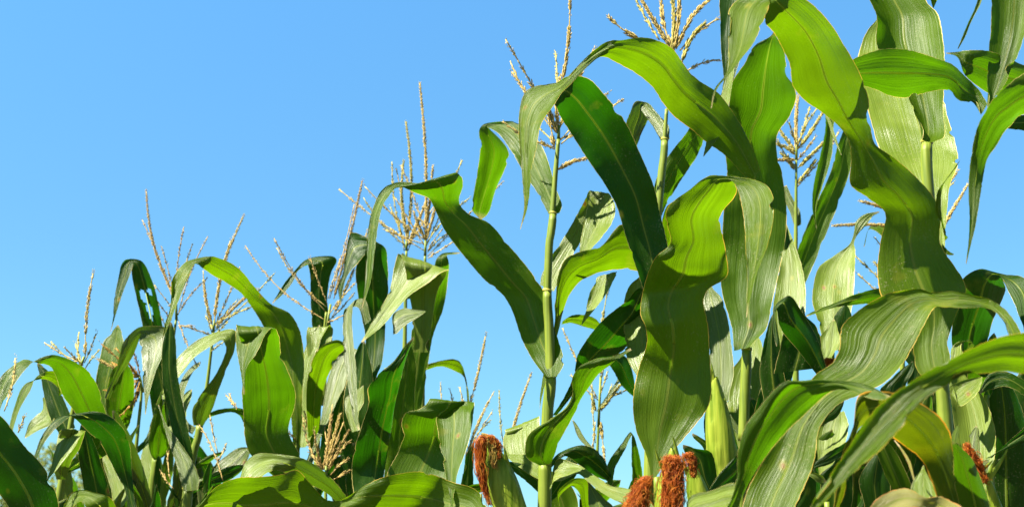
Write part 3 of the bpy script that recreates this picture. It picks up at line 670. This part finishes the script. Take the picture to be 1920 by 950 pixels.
leaf(p, '1118,846,1108,846,.4; 1095,818,1083,818,.4; 1082,795,1075,795; 1074,786,1073,788', 'b', dd=.15, connect=False)
collar(p,1021,868,14,1.4); collar(p,1033,702,12,1.2); collar(p,1037,400,8.5); collar(p,1026,545,10,.8)
for sx_,c_ in (((1046,840,1048,985),0),): pass
tassel(p, (1047,262), [(1055,150,1069,-10,2,.01), (1046,240,1052,140,1.6), (1045,160,1041,95,1), (1050,240,1117,88,1.6,.02), (1045,250,948,74,1,.03), (1040,245,957,115,1,.02), (1040,240,957,132,1), (1052,262,1146,170,1), (1052,270,1174,184,1,.03), (1046,318,1102,297,1.6,.04), (1040,276,940,225,1,.04), (1041,270,1010,240,1), (1040,280,1012,262,1), (1045,250,1025,190,1.6), (1048,262,1070,255,1), (1040,278,1025,180,1.6,.02)], 'y', (1048,235), 1.2)
leaf(p, '1030,905,1070,905,0; 1040,880,1085,880; 1060,860,1080,860','d',dd=.12)

p = plant('corn plant behind the middle gap with a pale tassel below the tall leaves', 2.9, [(1118,1000),(1120,845),(1127,704)], .006, low=1)
tassel(p, (1122,800), [(1120,745,1055,615,1,.03), (1122,750,1068,700,1,.05), (1117,770,1108,735,1.6), (1116,830,1110,720,1), (1124,760,1206,725,1,.04), (1124,770,1182,700,1.6,.05), (1124,770,1170,712,1), (1126,790,1134,865,1.6), (1124,745,1140,690,1), (1127,720,1128,640,1), (1126,700,1142,532,1.6), (1128,770,1148,720,1),(1116,790,1108,860,1)], 'g', (1126,706), 1.15)
leaf(p, '1118,770,1119,772,.3; 1135,745,1140,748; 1158,710,1163,713; 1180,672,1183,675', 'b', dd=-.02)
leaf(p, '1198,752,1192,740,-.4; 1165,722,1187,700; 1150,695,1178,672; 1140,680,1160,660', 'd', dd=-.1, connect=False)

p = plant('corn plant with thick tassel spikes at the top and one wide leaf sloping down right', 2.32, [(1215,1000),(1220,800),(1226,600),(1232,420),(1240,330),(1246,262),(1250,205)], .0105)
leaf(p, '1232,640,1240,630,.1; 1218,575,1250,560,0; 1190,497,1253,470,-.1; 1172,440,1241,410,-.1; 1154,380,1226,350,-.2; 1130,340,1209,305,-.2; 1108,308,1189,258,-.3; 1090,283,1165,215,-.4; 1070,250,1135,178,-.6; 1052,220,1105,148,-.8; 1042,200,1080,141,-.6; 1034,190,1060,146,0; 1030,196,1045,155', 'd', dd=-.12, vb=.16, label='wide dark leaf sloping down to the right')
leaf(p, '1235,520,1235,440,-.7; 1190,506,1195,425,-.8; 1150,508,1162,422,-.8; 1115,512,1125,460,-.9; 1090,525,1085,473,-.9; 1070,550,1060,486,-.9; 1057,580,1046,517,-.9; 1050,610,1041,560,-.7; 1045,628,1040,602,-.2; 1036,662,1029,647,.4; 1025,710,1018,702; 1015,750,1012,745; 1012,769,1012,766', 'y', dd=-.02, connect=False)
leaf(p, '1118,517,1160,508,.6; 1105,555,1141,545,.7; 1097,582,1118,575,.7; 1088,614,1090,610', 'p', dd=-.0, connect=False)
leaf(p, '1053,608,1055,601,-.8; 1070,605,1070,590,-.9; 1095,612,1095,589; 1115,618,1118,598; 1125,612,1125,606', 'y', dd=.05, connect=False)
leaf(p, '1238,264,1256,262,.5; 1225,240,1254,236,.7; 1207,214,1232,212,.7; 1198,196,1212,192,.3; 1208,205,1192,190,-.3; 1217,222,1180,210,-.4; 1205,250,1172,235,-.4; 1193,275,1176,262; 1186,292,1182,290', 'b', dd=.0)
leaf(p, '1232,405,1242,403,-.2; 1224,365,1251,380,-.4; 1238,318,1277,340,-.4; 1262,280,1301,300,-.5; 1285,250,1320,265; 1310,215,1337,232', 'g', dd=.1, connect=False)
leaf(p, '1242,455,1262,452,-.7; 1242,410,1268,418,-.9; 1252,385,1266,392; 1262,378,1264,380', 'y', dd=.0)
leaf(p, '1194,705,1232,705,.4; 1175,668,1242,680,.6; 1169,610,1232,610,.6; 1171,560,1218,555,.6; 1183,532,1212,525; 1198,519,1206,520', 'p', dd=-.06)
collar(p,1246,262,8.5)
tassel(p, (1252,200), [(1260,100,1257,-30,2), (1264,95,1274,-30,2,.01), (1236,75,1188,-10,1,.05), (1258,90,1200,-5,1.6,.05), (1197,73,1140,30,1.6,.03), (1268,92,1348,-15,1.6,.05), (1275,95,1352,32,1,.04), (1278,118,1325,40,2,.05), (1290,132,1356,112,1,.03), (1262,95,1240,-20,1.6,.02)], 'y', (1262,95), 1.4)

# ---- the big wavy leaf and its ears
p = plant('corn plant with a big wavy glowing leaf above thick upright red-brown silk', 1.9, [(1234,1000),(1233,950),(1231,893)], .0135)
leaf(p, '1221,896,1232,892,.3; 1213,858,1252,858,.2; 1192,805,1296,806,.1; 1186,750,1330,757,.0; 1195,700,1334,700,.0; 1211,652,1329,652,-.3; 1210,615,1326,605,-.5; 1200,586,1320,562,-.1; 1204,552,1328,543,.1; 1214,514,1362,515,-.5; 1228,482,1361,480,-.8; 1254,455,1355,446,-.8; 1249,411,1354,404,-1; 1258,384,1376,372,-1; 1290,355,1381,353,-1; 1318,334,1377,344,-.8; 1350,330,1375,341,-.2; 1385,332,1378,347,.4; 1415,336,1382,354,.7; 1438,347,1386,368,.8; 1450,370,1391,390,.9; 1451,400,1394,415,.9; 1446,430,1396,447,.9; 1432,480,1399,492,.9; 1416,525,1401,532,.8; 1406,565,1400,565; 1400,595,1399,594', 'y', dd=-.02, m=.44, label='large wavy yellow-green leaf folded over at its top')
e = ear(p, 1235, 1000, 1262, 840, 36, 34, -.03, [(1245,880,1232,838,9,.1),(1272,870,1256,818,10,-.1),(1278,880,1262,835,9,.06)])
silk(e, 1.81, [(1262,852),(1262,880),(1262,915),(1260,962)], (34,37,42), 520, seed=5, frizz=1.0)
e = ear(p, 1330, 1010, 1295, 870, 52, 44, -.04, [(1290,890,1284,845,8,.1)], label='smaller green ear with a short tuft of silk')
silk(e, 1.80, [(1288,848),(1296,862),(1300,893)], (10,17,12), 90, seed=6)
e = ear(p, 1190, 1010, 1205, 925, 30, 26, .03)
silk(e, 1.88, [(1212,892),(1205,910),(1197,935),(1190,965)], (14,34,60), 300, seed=7, frizz=1.0)
leaf(p, '1335,960,1350,950,-.2; 1300,905,1345,890; 1290,870,1330,845; 1285,850,1305,840','d',dd=.1)
leaf(p, '1310,930,1335,920,0; 1325,880,1352,890; 1318,840,1345,845; 1300,820,1315,820','d',dd=.15)

p = plant('corn plant with a tall upright leaf and a silkless husk right of the wavy leaf', 2.12, [(1388,1000),(1392,860),(1396,760),(1400,655)], .0105)
leaf(p, '1376,658,1406,650,.6; 1371,610,1436,615,.4; 1354,550,1448,566,.3; 1350,500,1464,495,.3; 1353,450,1474,440,.1; 1356,390,1474,380,-.1; 1364,325,1466,325,-.2; 1359,285,1456,286,-.3; 1357,240,1460,250,-.5; 1368,200,1483,215,-.6; 1370,155,1492,175,-.7; 1396,116,1476,135,-.9; 1420,82,1468,88,-.9; 1444,68,1456,68; 1455,50,1460,50', 'g', dd=-.02, label='tall upright glowing leaf')
leaf(p, '1405,340,1425,320,-.2; 1360,292,1392,238,-.2; 1320,263,1346,176,-.3; 1295,241,1318,156,-.4; 1265,218,1298,138,-.6; 1240,190,1279,113,-.8; 1222,163,1262,92,-.9; 1195,140,1240,78,-1; 1160,120,1210,71,-1; 1128,107,1170,74,-.9; 1107,120,1136,82,-.2; 1087,138,1102,105,.3; 1066,160,1080,124,.5; 1050,180,1052,150,.7; 1040,200,1018,157,.8; 1022,228,987,170,.9; 1010,258,974,195,.9; 1003,285,972,240,.9; 997,312,976,295,.8; 995,348,980,350,.8; 989,392,982,392,.6; 976,430,975,430', 'y', dd=-.2, connect=False, m=.55, label='long leaf arching left with a pale drooping tip')
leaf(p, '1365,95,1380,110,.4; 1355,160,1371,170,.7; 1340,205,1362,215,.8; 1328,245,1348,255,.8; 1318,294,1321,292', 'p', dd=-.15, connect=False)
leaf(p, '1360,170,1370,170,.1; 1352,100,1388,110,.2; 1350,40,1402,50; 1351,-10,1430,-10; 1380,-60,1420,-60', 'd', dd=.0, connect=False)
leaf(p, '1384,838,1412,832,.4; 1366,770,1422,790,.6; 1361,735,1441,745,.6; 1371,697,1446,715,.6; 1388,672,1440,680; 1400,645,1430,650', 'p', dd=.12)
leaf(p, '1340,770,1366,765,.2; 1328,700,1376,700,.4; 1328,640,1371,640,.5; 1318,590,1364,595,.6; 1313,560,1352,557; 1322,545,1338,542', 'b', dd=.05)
e = ear(p, 1362, 930, 1338, 706, 40, 56, -.08, [(1345,770,1331,680,14,-.03),(1372,870,1362,745,30,.03),(1338,740,1336,690,9,.05),(1342,900,1330,735,26,-.02),(1362,905,1346,725,30,.02)], label='pale green husk without silk', bulge=.35)
collar(p,1400,654,11,1.1)

p = plant('slender corn plant with pale green branching tassel right of the tall glowing leaf', 2.8, [(1492,1000),(1492,700),(1492,470),(1493,300)], .0082, low=1)
tassel(p, (1493,300), [(1494,285,1497,178,2), (1494,280,1520,196,1,.02), (1495,275,1532,203,1,.03), (1496,280,1545,207,2,.02), (1492,285,1458,238,1.6,-.03), (1492,290,1456,270,1.6,-.04), (1491,300,1457,300,1.6), (1491,315,1456,262,1.6,.02), (1496,300,1530,255,1), (1496,315,1560,250,1.6,.03), (1494,345,1530,300,2,.02), (1490,318,1463,285,1.6), (1493,270,1478,225,1), (1495,350,1575,245,1)], 'g', (1494,262), 1.3)
leaf(p, '1490,428,1503,420,.2; 1482,400,1500,395,.3; 1470,372,1487,372; 1469,350,1475,347', 'b')
leaf(p, '1485,560,1505,565,0; 1491,492,1512,528,-.1; 1500,455,1531,482,-.2; 1517,413,1551,432; 1538,365,1571,387; 1558,320,1591,330; 1568,280,1599,285; 1583,240,1602,250; 1588,205,1602,210', 'g', dd=-.1, vb=.15)
leaf(p, '1546,200,1568,205,.1; 1547,240,1563,240,0; 1538,290,1560,290; 1528,330,1552,322; 1523,370,1540,356; 1524,400,1530,396; 1530,429,1531,428', 'g', dd=-.25, connect=False, vb=.3)
leaf(p, '1545,210,1553,206,.4; 1552,230,1558,228; 1562,260,1568,258; 1577,291,1578,290', 'p', dd=-.26, connect=False, rib=False)
leaf(p, '1460,660,1502,660,.3; 1449,588,1510,592,.6; 1455,535,1511,545,.6; 1462,500,1503,495; 1467,452,1486,446; 1470,420,1475,420', 'p', dd=-.3)
leaf(p, '1450,420,1475,420,-.1; 1455,470,1490,480,-.1; 1470,520,1500,520','d',dd=-.2,connect=False)
leaf(p, '1600,700,1640,690,-.2; 1560,640,1600,620; 1545,600,1560,590; 1540,570,1545,568','d',dd=.0)

p = plant('corn plant with a pale shadow-crossed leaf twisting to a narrow tip in the right gap', 2.35, [(1556,1000),(1560,720),(1562,650)], .0095, low=1)
leaf(p, '1548,660,1578,655,.5; 1535,610,1592,608,.6; 1523,565,1599,562,.7; 1525,535,1602,530; 1538,498,1604,495; 1565,477,1604,470; 1592,458,1602,455,.4; 1600,440,1606,444,0; 1605,415,1620,427; 1622,401,1636,407; 1648,396,1649,398', 'p', dd=-.02)
leaf(p, '1705,565,1700,535,-.3; 1648,568,1645,540,-.5; 1600,572,1600,552,-.4; 1560,578,1565,568,.2; 1530,588,1532,580,.5; 1512,594,1512,590', 'g', dd=-.25, connect=False)
leaf(p, '1585,665,1600,650,-.1; 1555,640,1590,620; 1560,600,1598,600','d')
leaf(p, '1535,695,1550,690,.5; 1540,660,1568,655,.6; 1536,635,1575,632; 1550,615,1570,614', 'p', dd=-.12)
e = ear(p, 1540, 760, 1556, 688, 20, 22, -.1)
silk(e, 2.22, [(1556,690),(1560,680),(1552,674),(1545,684)], (14,26,16), 120, seed=8)

p = plant('corn plant hidden behind the long sloping leaf, only its thin tassel branches sticking out', 2.75, [(1690,1000),(1692,700),(1694,480)], .009, low=1)
tassel(p, (1694,480), [(1690,400,1610,376,1.6,.02), (1690,425,1560,423,1.6,.02), (1692,400,1655,385,1), (1660,470,1641,446,1), (1690,560,1600,476,1,.02), (1690,580,1603,508,1), (1690,545,1638,490,1.6), (1740,430,1797,318,2,.02), (1745,460,1815,345,2,.02), (1700,440,1790,340,1), (1694,470,1694,330,2), (1690,470,1700,380,1),(1690,600,1610,550,1)], 'y', (1694,440), 1.2)
leaf(p, '1690,520,1700,510,.2; 1650,440,1665,420,.4; 1630,430,1634,422; 1619,463,1621,462', 'g', dd=0)

# ---- the tall plant on the right
p = plant('tall corn plant at the right with the longest yellow-green leaf sloping to the upper left', 1.72, [(1790,1000),(1778,860),(1768,740),(1752,560),(1745,420),(1736,300),(1733,262)], .0118)
leaf(p, '1750,722,1778,716,.2; 1722,697,1783,680,.3; 1713,662,1780,632,.3; 1710,632,1792,592,.2; 1688,600,1809,552,.1; 1656,562,1803,520,.1; 1647,520,1784,486,.1; 1650,452,1764,450,0; 1657,398,1762,408,-.2; 1625,370,1750,370,-.4; 1594,346,1718,331,-.4; 1595,300,1678,300,-.4; 1588,255,1642,273,-.4; 1549,216,1635,240,-.5; 1509,189,1631,187,-.6; 1483,160,1616,147,-.7; 1476,115,1594,100,-.9; 1458,70,1563,50,-1; 1437,45,1516,3,-1; 1433,25,1482,-14,-.8; 1440,5,1455,-16,-.2; 1446,8,1425,-15,.4; 1444,15,1390,-6,.8; 1437,32,1369,14,.9; 1428,55,1364,44,.9; 1412,85,1365,85,.9; 1392,108,1366,118,.8; 1368,138,1358,143,.7; 1345,166,1339,168,.6; 1334,204,1333,202', 'y', dd=-.06, m=.5, label='longest leaf, yellow-green, folded to a pale flap at its tip')
leaf(p, '1727,263,1750,268,.4; 1721,240,1768,262,.5; 1706,190,1769,200,.5; 1685,150,1771,150,.5; 1655,110,1771,105,.5; 1643,80,1767,65,.5; 1643,35,1758,25,.5; 1630,0,1738,0,.4; 1620,-50,1715,-60; 1625,-110,1680,-120', 'g', dd=-.03, vb=.3, m=.42, label='broad upright leaf with a bright midrib')
leaf(p, '1742,470,1772,465,.5; 1734,400,1775,410,.6; 1690,335,1782,350,.8; 1655,292,1797,305,.9; 1636,240,1791,265,.9; 1622,190,1777,220,.9; 1607,140,1768,170,.9; 1608,103,1750,110,.8; 1625,60,1700,60; 1645,34,1672,30', 'p', dd=.07, m=.6, label='pale shining leaf behind the stalk')
leaf(p, '1772,452,1778,444,-.8; 1766,420,1774,440; 1755,400,1766,405; 1758,360,1768,350; 1775,335,1795,310', 'y', dd=-.02, connect=False, rib=False)
leaf(p, '1767,470,1766,455,.2; 1778,478,1779,470; 1788,478,1789,476', 'g', connect=False, rib=False)
collar(p,1738,266,13,1.2)
leaf(p, '1780,705,1790,735,.2; 1776,730,1800,760,.5; 1787,720,1830,740','p',dd=.1, connect=False)

p = plant('corn plant beyond the right edge, its leaves arching in at the upper right', 1.5, [(2010,1100),(1985,600),(1970,250),(1960,100)], .012, seed=21)
leaf(p, '1838,219,1851,196,.6; 1822,196,1836,170,.3; 1800,190,1813,145,-.3; 1777,171,1788,122,-.6; 1753,170,1753,109,-.7; 1726,177,1721,98,-.8; 1697,184,1684,90,-.8; 1668,180,1646,93,-.8; 1641,168,1603,107,-.8; 1615,160,1585,118; 1592,160,1565,130; 1560,150,1545,145', 'g', dd=.17, connect=False, label='leaf lying level across the tall stalk')
leaf(p, '1990,215,1990,120,-.6; 1925,217,1920,140,-.9; 1900,234,1881,165,-1; 1883,246,1854,189,-1; 1864,272,1836,226,-.9; 1849,305,1822,285,-.5; 1840,358,1816,340,0; 1828,430,1817,410,.1; 1820,461,1816,450; 1812,496,1811,492', 'g', dd=-.05)
leaf(p, '1848,205,1866,182,-.1; 1850,160,1882,162,.1; 1854,93,1912,95,.2; 1857,53,1923,55; 1858,0,1930,0; 1862,-60,1925,-60', 'g', dd=.05, connect=False, vb=.2, m=.6)
leaf(p, '1950,190,1950,130,-.6; 1900,180,1920,122,-.7; 1860,178,1870,100,-.8; 1830,160,1845,94,-.8; 1808,140,1815,94,-.6; 1795,108,1797,97,.2; 1774,101,1774,99', 'g', dd=.12)
leaf(p, '1836,-40,1850,-40,.3; 1831,5,1842,0; 1812,50,1821,42; 1803,72,1810,70; 1795,92,1797,92', 'b', dd=.1, connect=False, vb=.3)
leaf(p, '1742,-30,1772,-30,-.8; 1745,0,1760,-2; 1749,16,1751,15', 'y', dd=.3, connect=False, rib=False)
leaf(p, '1940,250,1950,215,-.4; 1915,245,1918,215; 1880,240,1888,225','d',dd=.1)

# ---- lower right
p = plant('corn plant with a pale green leaf climbing right to a tan curling tip', 1.46, [(1445,1090),(1440,1020)], .012)
leaf(p, '1470,1000,1385,970,.5; 1500,930,1402,915,.5; 1526,868,1432,862,.4; 1538,800,1468,800,.3; 1575,755,1500,745,.3; 1622,737,1530,700,.4; 1662,715,1560,678,.4; 1692,683,1574,648,.3; 1713,648,1578,612,.3; 1731,614,1610,582,.3; 1750,582,1660,553,.3; 1768,578,1718,536,.4; 1790,577,1748,546,.4; 1820,577,1785,544,.2; 1848,577,1825,553,.3; 1866,586,1857,562,.6; 1883,607,1890,585,.8; 1892,630,1914,622,.8', 'y', dd=-.02, m=.45, label='pale leaf rising to the right with a dried tan tip')
leaf(p, '1372,1000,1340,1000,-.2; 1390,935,1370,935,-.4; 1415,885,1383,890,-.5; 1440,852,1385,850,-.6; 1463,822,1400,800,-.6; 1480,800,1422,766,-.6; 1500,780,1446,732,-.6; 1530,755,1472,711,-.7; 1560,733,1500,713,-.6; 1585,729,1535,709,-.2; 1600,733,1572,712,.6; 1625,745,1600,715,.8; 1650,750,1632,723,.8; 1668,748,1662,738', 'g', dd=-.09, m=.6)
leaf(p, '1390,1000,1385,965,.4; 1372,955,1383,905,.5; 1330,965,1336,915,.6; 1300,975,1292,930,.5; 1290,985,1286,962', 'p', dd=-.05, connect=False)
leaf(p, '1336,935,1331,915,-.4; 1362,922,1350,885,-.5; 1387,905,1375,855; 1398,860,1395,840', 'd', dd=.1, connect=False)

p = plant('corn plant with dark arched leaves in shade beneath the climbing leaf', 1.85, [(1560,1090),(1556,1000),(1550,940)], .012)
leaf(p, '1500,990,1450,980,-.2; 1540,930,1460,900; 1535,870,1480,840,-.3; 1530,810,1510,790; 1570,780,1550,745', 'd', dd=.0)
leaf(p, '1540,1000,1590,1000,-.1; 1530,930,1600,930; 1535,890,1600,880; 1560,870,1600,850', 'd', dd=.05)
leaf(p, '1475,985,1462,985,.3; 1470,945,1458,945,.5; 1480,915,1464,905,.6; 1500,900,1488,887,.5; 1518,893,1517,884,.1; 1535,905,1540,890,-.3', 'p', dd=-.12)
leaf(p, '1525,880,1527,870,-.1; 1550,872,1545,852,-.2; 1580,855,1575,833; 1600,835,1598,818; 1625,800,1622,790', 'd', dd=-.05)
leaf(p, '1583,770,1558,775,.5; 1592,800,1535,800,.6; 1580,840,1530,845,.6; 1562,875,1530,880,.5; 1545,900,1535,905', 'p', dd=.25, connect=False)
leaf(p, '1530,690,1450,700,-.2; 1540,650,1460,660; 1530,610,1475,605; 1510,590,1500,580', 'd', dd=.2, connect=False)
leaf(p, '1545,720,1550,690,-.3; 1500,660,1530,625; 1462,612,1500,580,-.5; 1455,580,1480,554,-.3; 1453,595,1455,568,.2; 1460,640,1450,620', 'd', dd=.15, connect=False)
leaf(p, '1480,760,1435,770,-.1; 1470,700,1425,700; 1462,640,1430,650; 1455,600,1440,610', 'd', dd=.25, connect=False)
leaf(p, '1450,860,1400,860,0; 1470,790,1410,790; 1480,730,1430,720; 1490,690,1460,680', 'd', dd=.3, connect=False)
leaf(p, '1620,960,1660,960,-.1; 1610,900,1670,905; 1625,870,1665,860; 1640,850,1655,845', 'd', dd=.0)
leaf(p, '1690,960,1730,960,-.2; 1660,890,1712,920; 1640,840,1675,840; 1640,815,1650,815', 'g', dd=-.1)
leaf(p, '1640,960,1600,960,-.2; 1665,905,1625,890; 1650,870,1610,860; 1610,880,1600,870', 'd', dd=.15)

p = plant('corn plant with an orange-edged yellow leaf curling in the lower right corner', 1.4, [(1815,1100),(1808,1000)], .012, seed=33)
leaf(p, '1768,980,1828,960,-.1; 1750,912,1806,897,-.2; 1729,863,1791,850,-.3; 1697,837,1783,812,-.7; 1672,818,1763,781,-1; 1657,800,1722,753,-1; 1642,790,1680,738,-1; 1625,798,1640,733,-1; 1614,812,1612,742,-.9; 1600,850,1598,792,-.8; 1590,890,1578,855,-.8; 1582,930,1570,912; 1565,968,1560,965', 'o', dd=0, label='yellow leaf with scorched orange edge')
leaf(p, '1785,836,1793,836,.4; 1783,820,1797,818; 1787,808,1800,806', 'y', dd=-.06, connect=False, rib=False)
leaf(p, '1862,1000,1800,1000,-.5; 1853,935,1800,945,-.7; 1840,892,1790,902,-.8; 1822,857,1786,862; 1797,834,1785,838', 'g', dd=-.0)
leaf(p, '1705,960,1750,1000,.5; 1706,930,1760,960,.5; 1712,900,1750,910,.5; 1728,876,1735,880', 'p', dd=.05, connect=False)
leaf(p, '1712,900,1716,898,.6; 1700,865,1706,862; 1688,842,1692,840; 1676,825,1678,824', 't', dd=.02, connect=False, rib=False)

p = plant('corn plant at the bottom right edge with one pale tan dried leaf', 1.3, [(1625,1110),(1622,1040)], .012)
leaf(p, '1628,1010,1612,985,.3; 1648,985,1640,940,.5; 1672,965,1674,920,.7; 1700,952,1702,916,.8; 1722,950,1724,925,.2; 1738,952,1742,931,-.4; 1756,962,1762,928,.3; 1778,975,1786,938,.7; 1800,985,1812,954; 1822,992,1832,975', 't', dd=0, label='dried tan leaf along the bottom edge', rp=1.6)

p = plant('corn plant in deep shade at the right with thin brown silk and open husk tip', 1.92, [(1868,1090),(1862,1000),(1855,880),(1850,740)], .0118, seed=35)
leaf(p, '1812,925,1852,925,.2; 1800,865,1864,865,.3; 1791,812,1868,818,.4; 1784,762,1857,770,.4; 1779,727,1837,732,.5; 1784,705,1817,712; 1795,690,1806,695', 'p', dd=-.12, vb=.2, m=.55)
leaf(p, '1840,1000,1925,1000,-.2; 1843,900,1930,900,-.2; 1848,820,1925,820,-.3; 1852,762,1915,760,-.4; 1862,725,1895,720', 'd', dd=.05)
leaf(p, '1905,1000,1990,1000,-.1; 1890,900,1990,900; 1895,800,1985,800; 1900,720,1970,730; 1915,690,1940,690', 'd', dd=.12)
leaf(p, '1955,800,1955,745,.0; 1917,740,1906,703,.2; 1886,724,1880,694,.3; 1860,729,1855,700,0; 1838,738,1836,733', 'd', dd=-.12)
leaf(p, '1792,670,1842,655,-.2; 1782,640,1852,632,-.4; 1786,600,1864,602,-.5; 1795,560,1878,572,-.6; 1803,522,1887,543,-.8; 1835,504,1881,526,-.7; 1860,508,1877,521,-.3; 1886,514,1877,523,.4; 1915,515,1890,545,.8; 1933,530,1901,566,.9; 1936,570,1909,590,.8; 1926,625,1919,615', 'd', dd=-.03)
leaf(p, '1820,740,1845,740,-.6; 1812,700,1865,705,-.7; 1825,670,1880,670; 1850,640,1870,640', 'g', dd=.02)
leaf(p, '1780,690,1790,690,.5; 1782,660,1808,665,.6; 1785,650,1808,645,.6; 1800,640,1812,638,-.5; 1826,645,1822,640,-.8; 1825,652,1810,655', 'p', dd=-.1, connect=False)
leaf(p, '1848,860,1875,860,.3; 1812,880,1838,900,.5; 1808,830,1836,840,.5; 1822,808,1834,806', 'b', dd=-.1, connect=False)
e = ear(p, 1872, 960, 1850, 890, 20, 16, -.3, [(1848,905,1884,838,12,-.08),(1843,880,1862,862,7,.0),(1852,905,1872,860,9,.1)], label='husk tip opening in two pale blades')
silk(e, 1.6, [(1810,830),(1822,852),(1834,872),(1845,902)], (10,16,12), 150, seed=9)
leaf(p, '1700,720,1730,720,-.1; 1705,690,1740,680; 1690,660,1725,640; 1710,620,1735,610', 'd', dd=.15, connect=False)
leaf(p, '1660,760,1690,760,0; 1650,730,1700,720; 1670,710,1710,700', 'd', dd=.1, connect=False)
leaf(p, '1730,800,1760,810,0; 1715,760,1755,760; 1725,740,1750,735; 1735,730,1745,728', 'd', dd=.2, connect=False)

p = plant('nearest corn plant, a tapering leaf slanting down left across the lower right corner', 1.22, [(2085,1200),(2070,900),(2060,740)], .013, seed=37)
leaf(p, '2010,740,2010,640,-.8; 1925,704,1925,624,-.9; 1884,694,1880,630,-.9; 1848,697,1840,644,-.8; 1809,704,1790,668,-.6; 1775,722,1745,692,-.2; 1724,757,1695,723,.1; 1684,808,1655,752,.2; 1647,847,1618,792,.2; 1613,875,1585,845,.2; 1579,908,1554,893,.1; 1540,947,1530,928; 1518,968,1514,960', 'y', dd=-.05, vb=.12, label='tapering leaf slanting across the corner')

# ---- blades standing deeper in the thicket, each on the plant it grows from
def deep(pl, n, x0, x1, top, seed, d0, d1, mats='dddg', ws=(26, 44)):
    rnd = random.Random(seed)
    for k in range(n):
        x = x0 + (x1 - x0) * (k + rnd.uniform(.2, .8)) / n; yt = top(x) + rnd.uniform(0, 80); w_ = rnd.uniform(*ws); ln = rnd.uniform(-80, 80)
        yb = 1010; m = []; s0 = rnd.uniform(-.3, .3); ph = rnd.uniform(0, 6)
        for f, ww in ((0, .6), (.25, 1), (.5, 1.05), (.75, .85), (.92, .45)):
            cx = x + ln * f * f + rnd.uniform(-6, 6); cy = yb + (yt - yb) * f; tw = math.sin(ph + f * 2.4); h = w_ * ww
            m.append('%d,%d,%d,%d,%.2f' % (cx - h * (.45 + .55 * abs(tw)), cy + 12 * tw, cx + h * (.45 + .55 * abs(tw)), cy - 12 * tw, s0 - .5 * f))
        leaf(pl, '; '.join(m), rnd.choice(mats), dd=rnd.uniform(d0, d1), connect=False)
def find(t): return [q for q in PLANTS if t in q['o']['label']][0]
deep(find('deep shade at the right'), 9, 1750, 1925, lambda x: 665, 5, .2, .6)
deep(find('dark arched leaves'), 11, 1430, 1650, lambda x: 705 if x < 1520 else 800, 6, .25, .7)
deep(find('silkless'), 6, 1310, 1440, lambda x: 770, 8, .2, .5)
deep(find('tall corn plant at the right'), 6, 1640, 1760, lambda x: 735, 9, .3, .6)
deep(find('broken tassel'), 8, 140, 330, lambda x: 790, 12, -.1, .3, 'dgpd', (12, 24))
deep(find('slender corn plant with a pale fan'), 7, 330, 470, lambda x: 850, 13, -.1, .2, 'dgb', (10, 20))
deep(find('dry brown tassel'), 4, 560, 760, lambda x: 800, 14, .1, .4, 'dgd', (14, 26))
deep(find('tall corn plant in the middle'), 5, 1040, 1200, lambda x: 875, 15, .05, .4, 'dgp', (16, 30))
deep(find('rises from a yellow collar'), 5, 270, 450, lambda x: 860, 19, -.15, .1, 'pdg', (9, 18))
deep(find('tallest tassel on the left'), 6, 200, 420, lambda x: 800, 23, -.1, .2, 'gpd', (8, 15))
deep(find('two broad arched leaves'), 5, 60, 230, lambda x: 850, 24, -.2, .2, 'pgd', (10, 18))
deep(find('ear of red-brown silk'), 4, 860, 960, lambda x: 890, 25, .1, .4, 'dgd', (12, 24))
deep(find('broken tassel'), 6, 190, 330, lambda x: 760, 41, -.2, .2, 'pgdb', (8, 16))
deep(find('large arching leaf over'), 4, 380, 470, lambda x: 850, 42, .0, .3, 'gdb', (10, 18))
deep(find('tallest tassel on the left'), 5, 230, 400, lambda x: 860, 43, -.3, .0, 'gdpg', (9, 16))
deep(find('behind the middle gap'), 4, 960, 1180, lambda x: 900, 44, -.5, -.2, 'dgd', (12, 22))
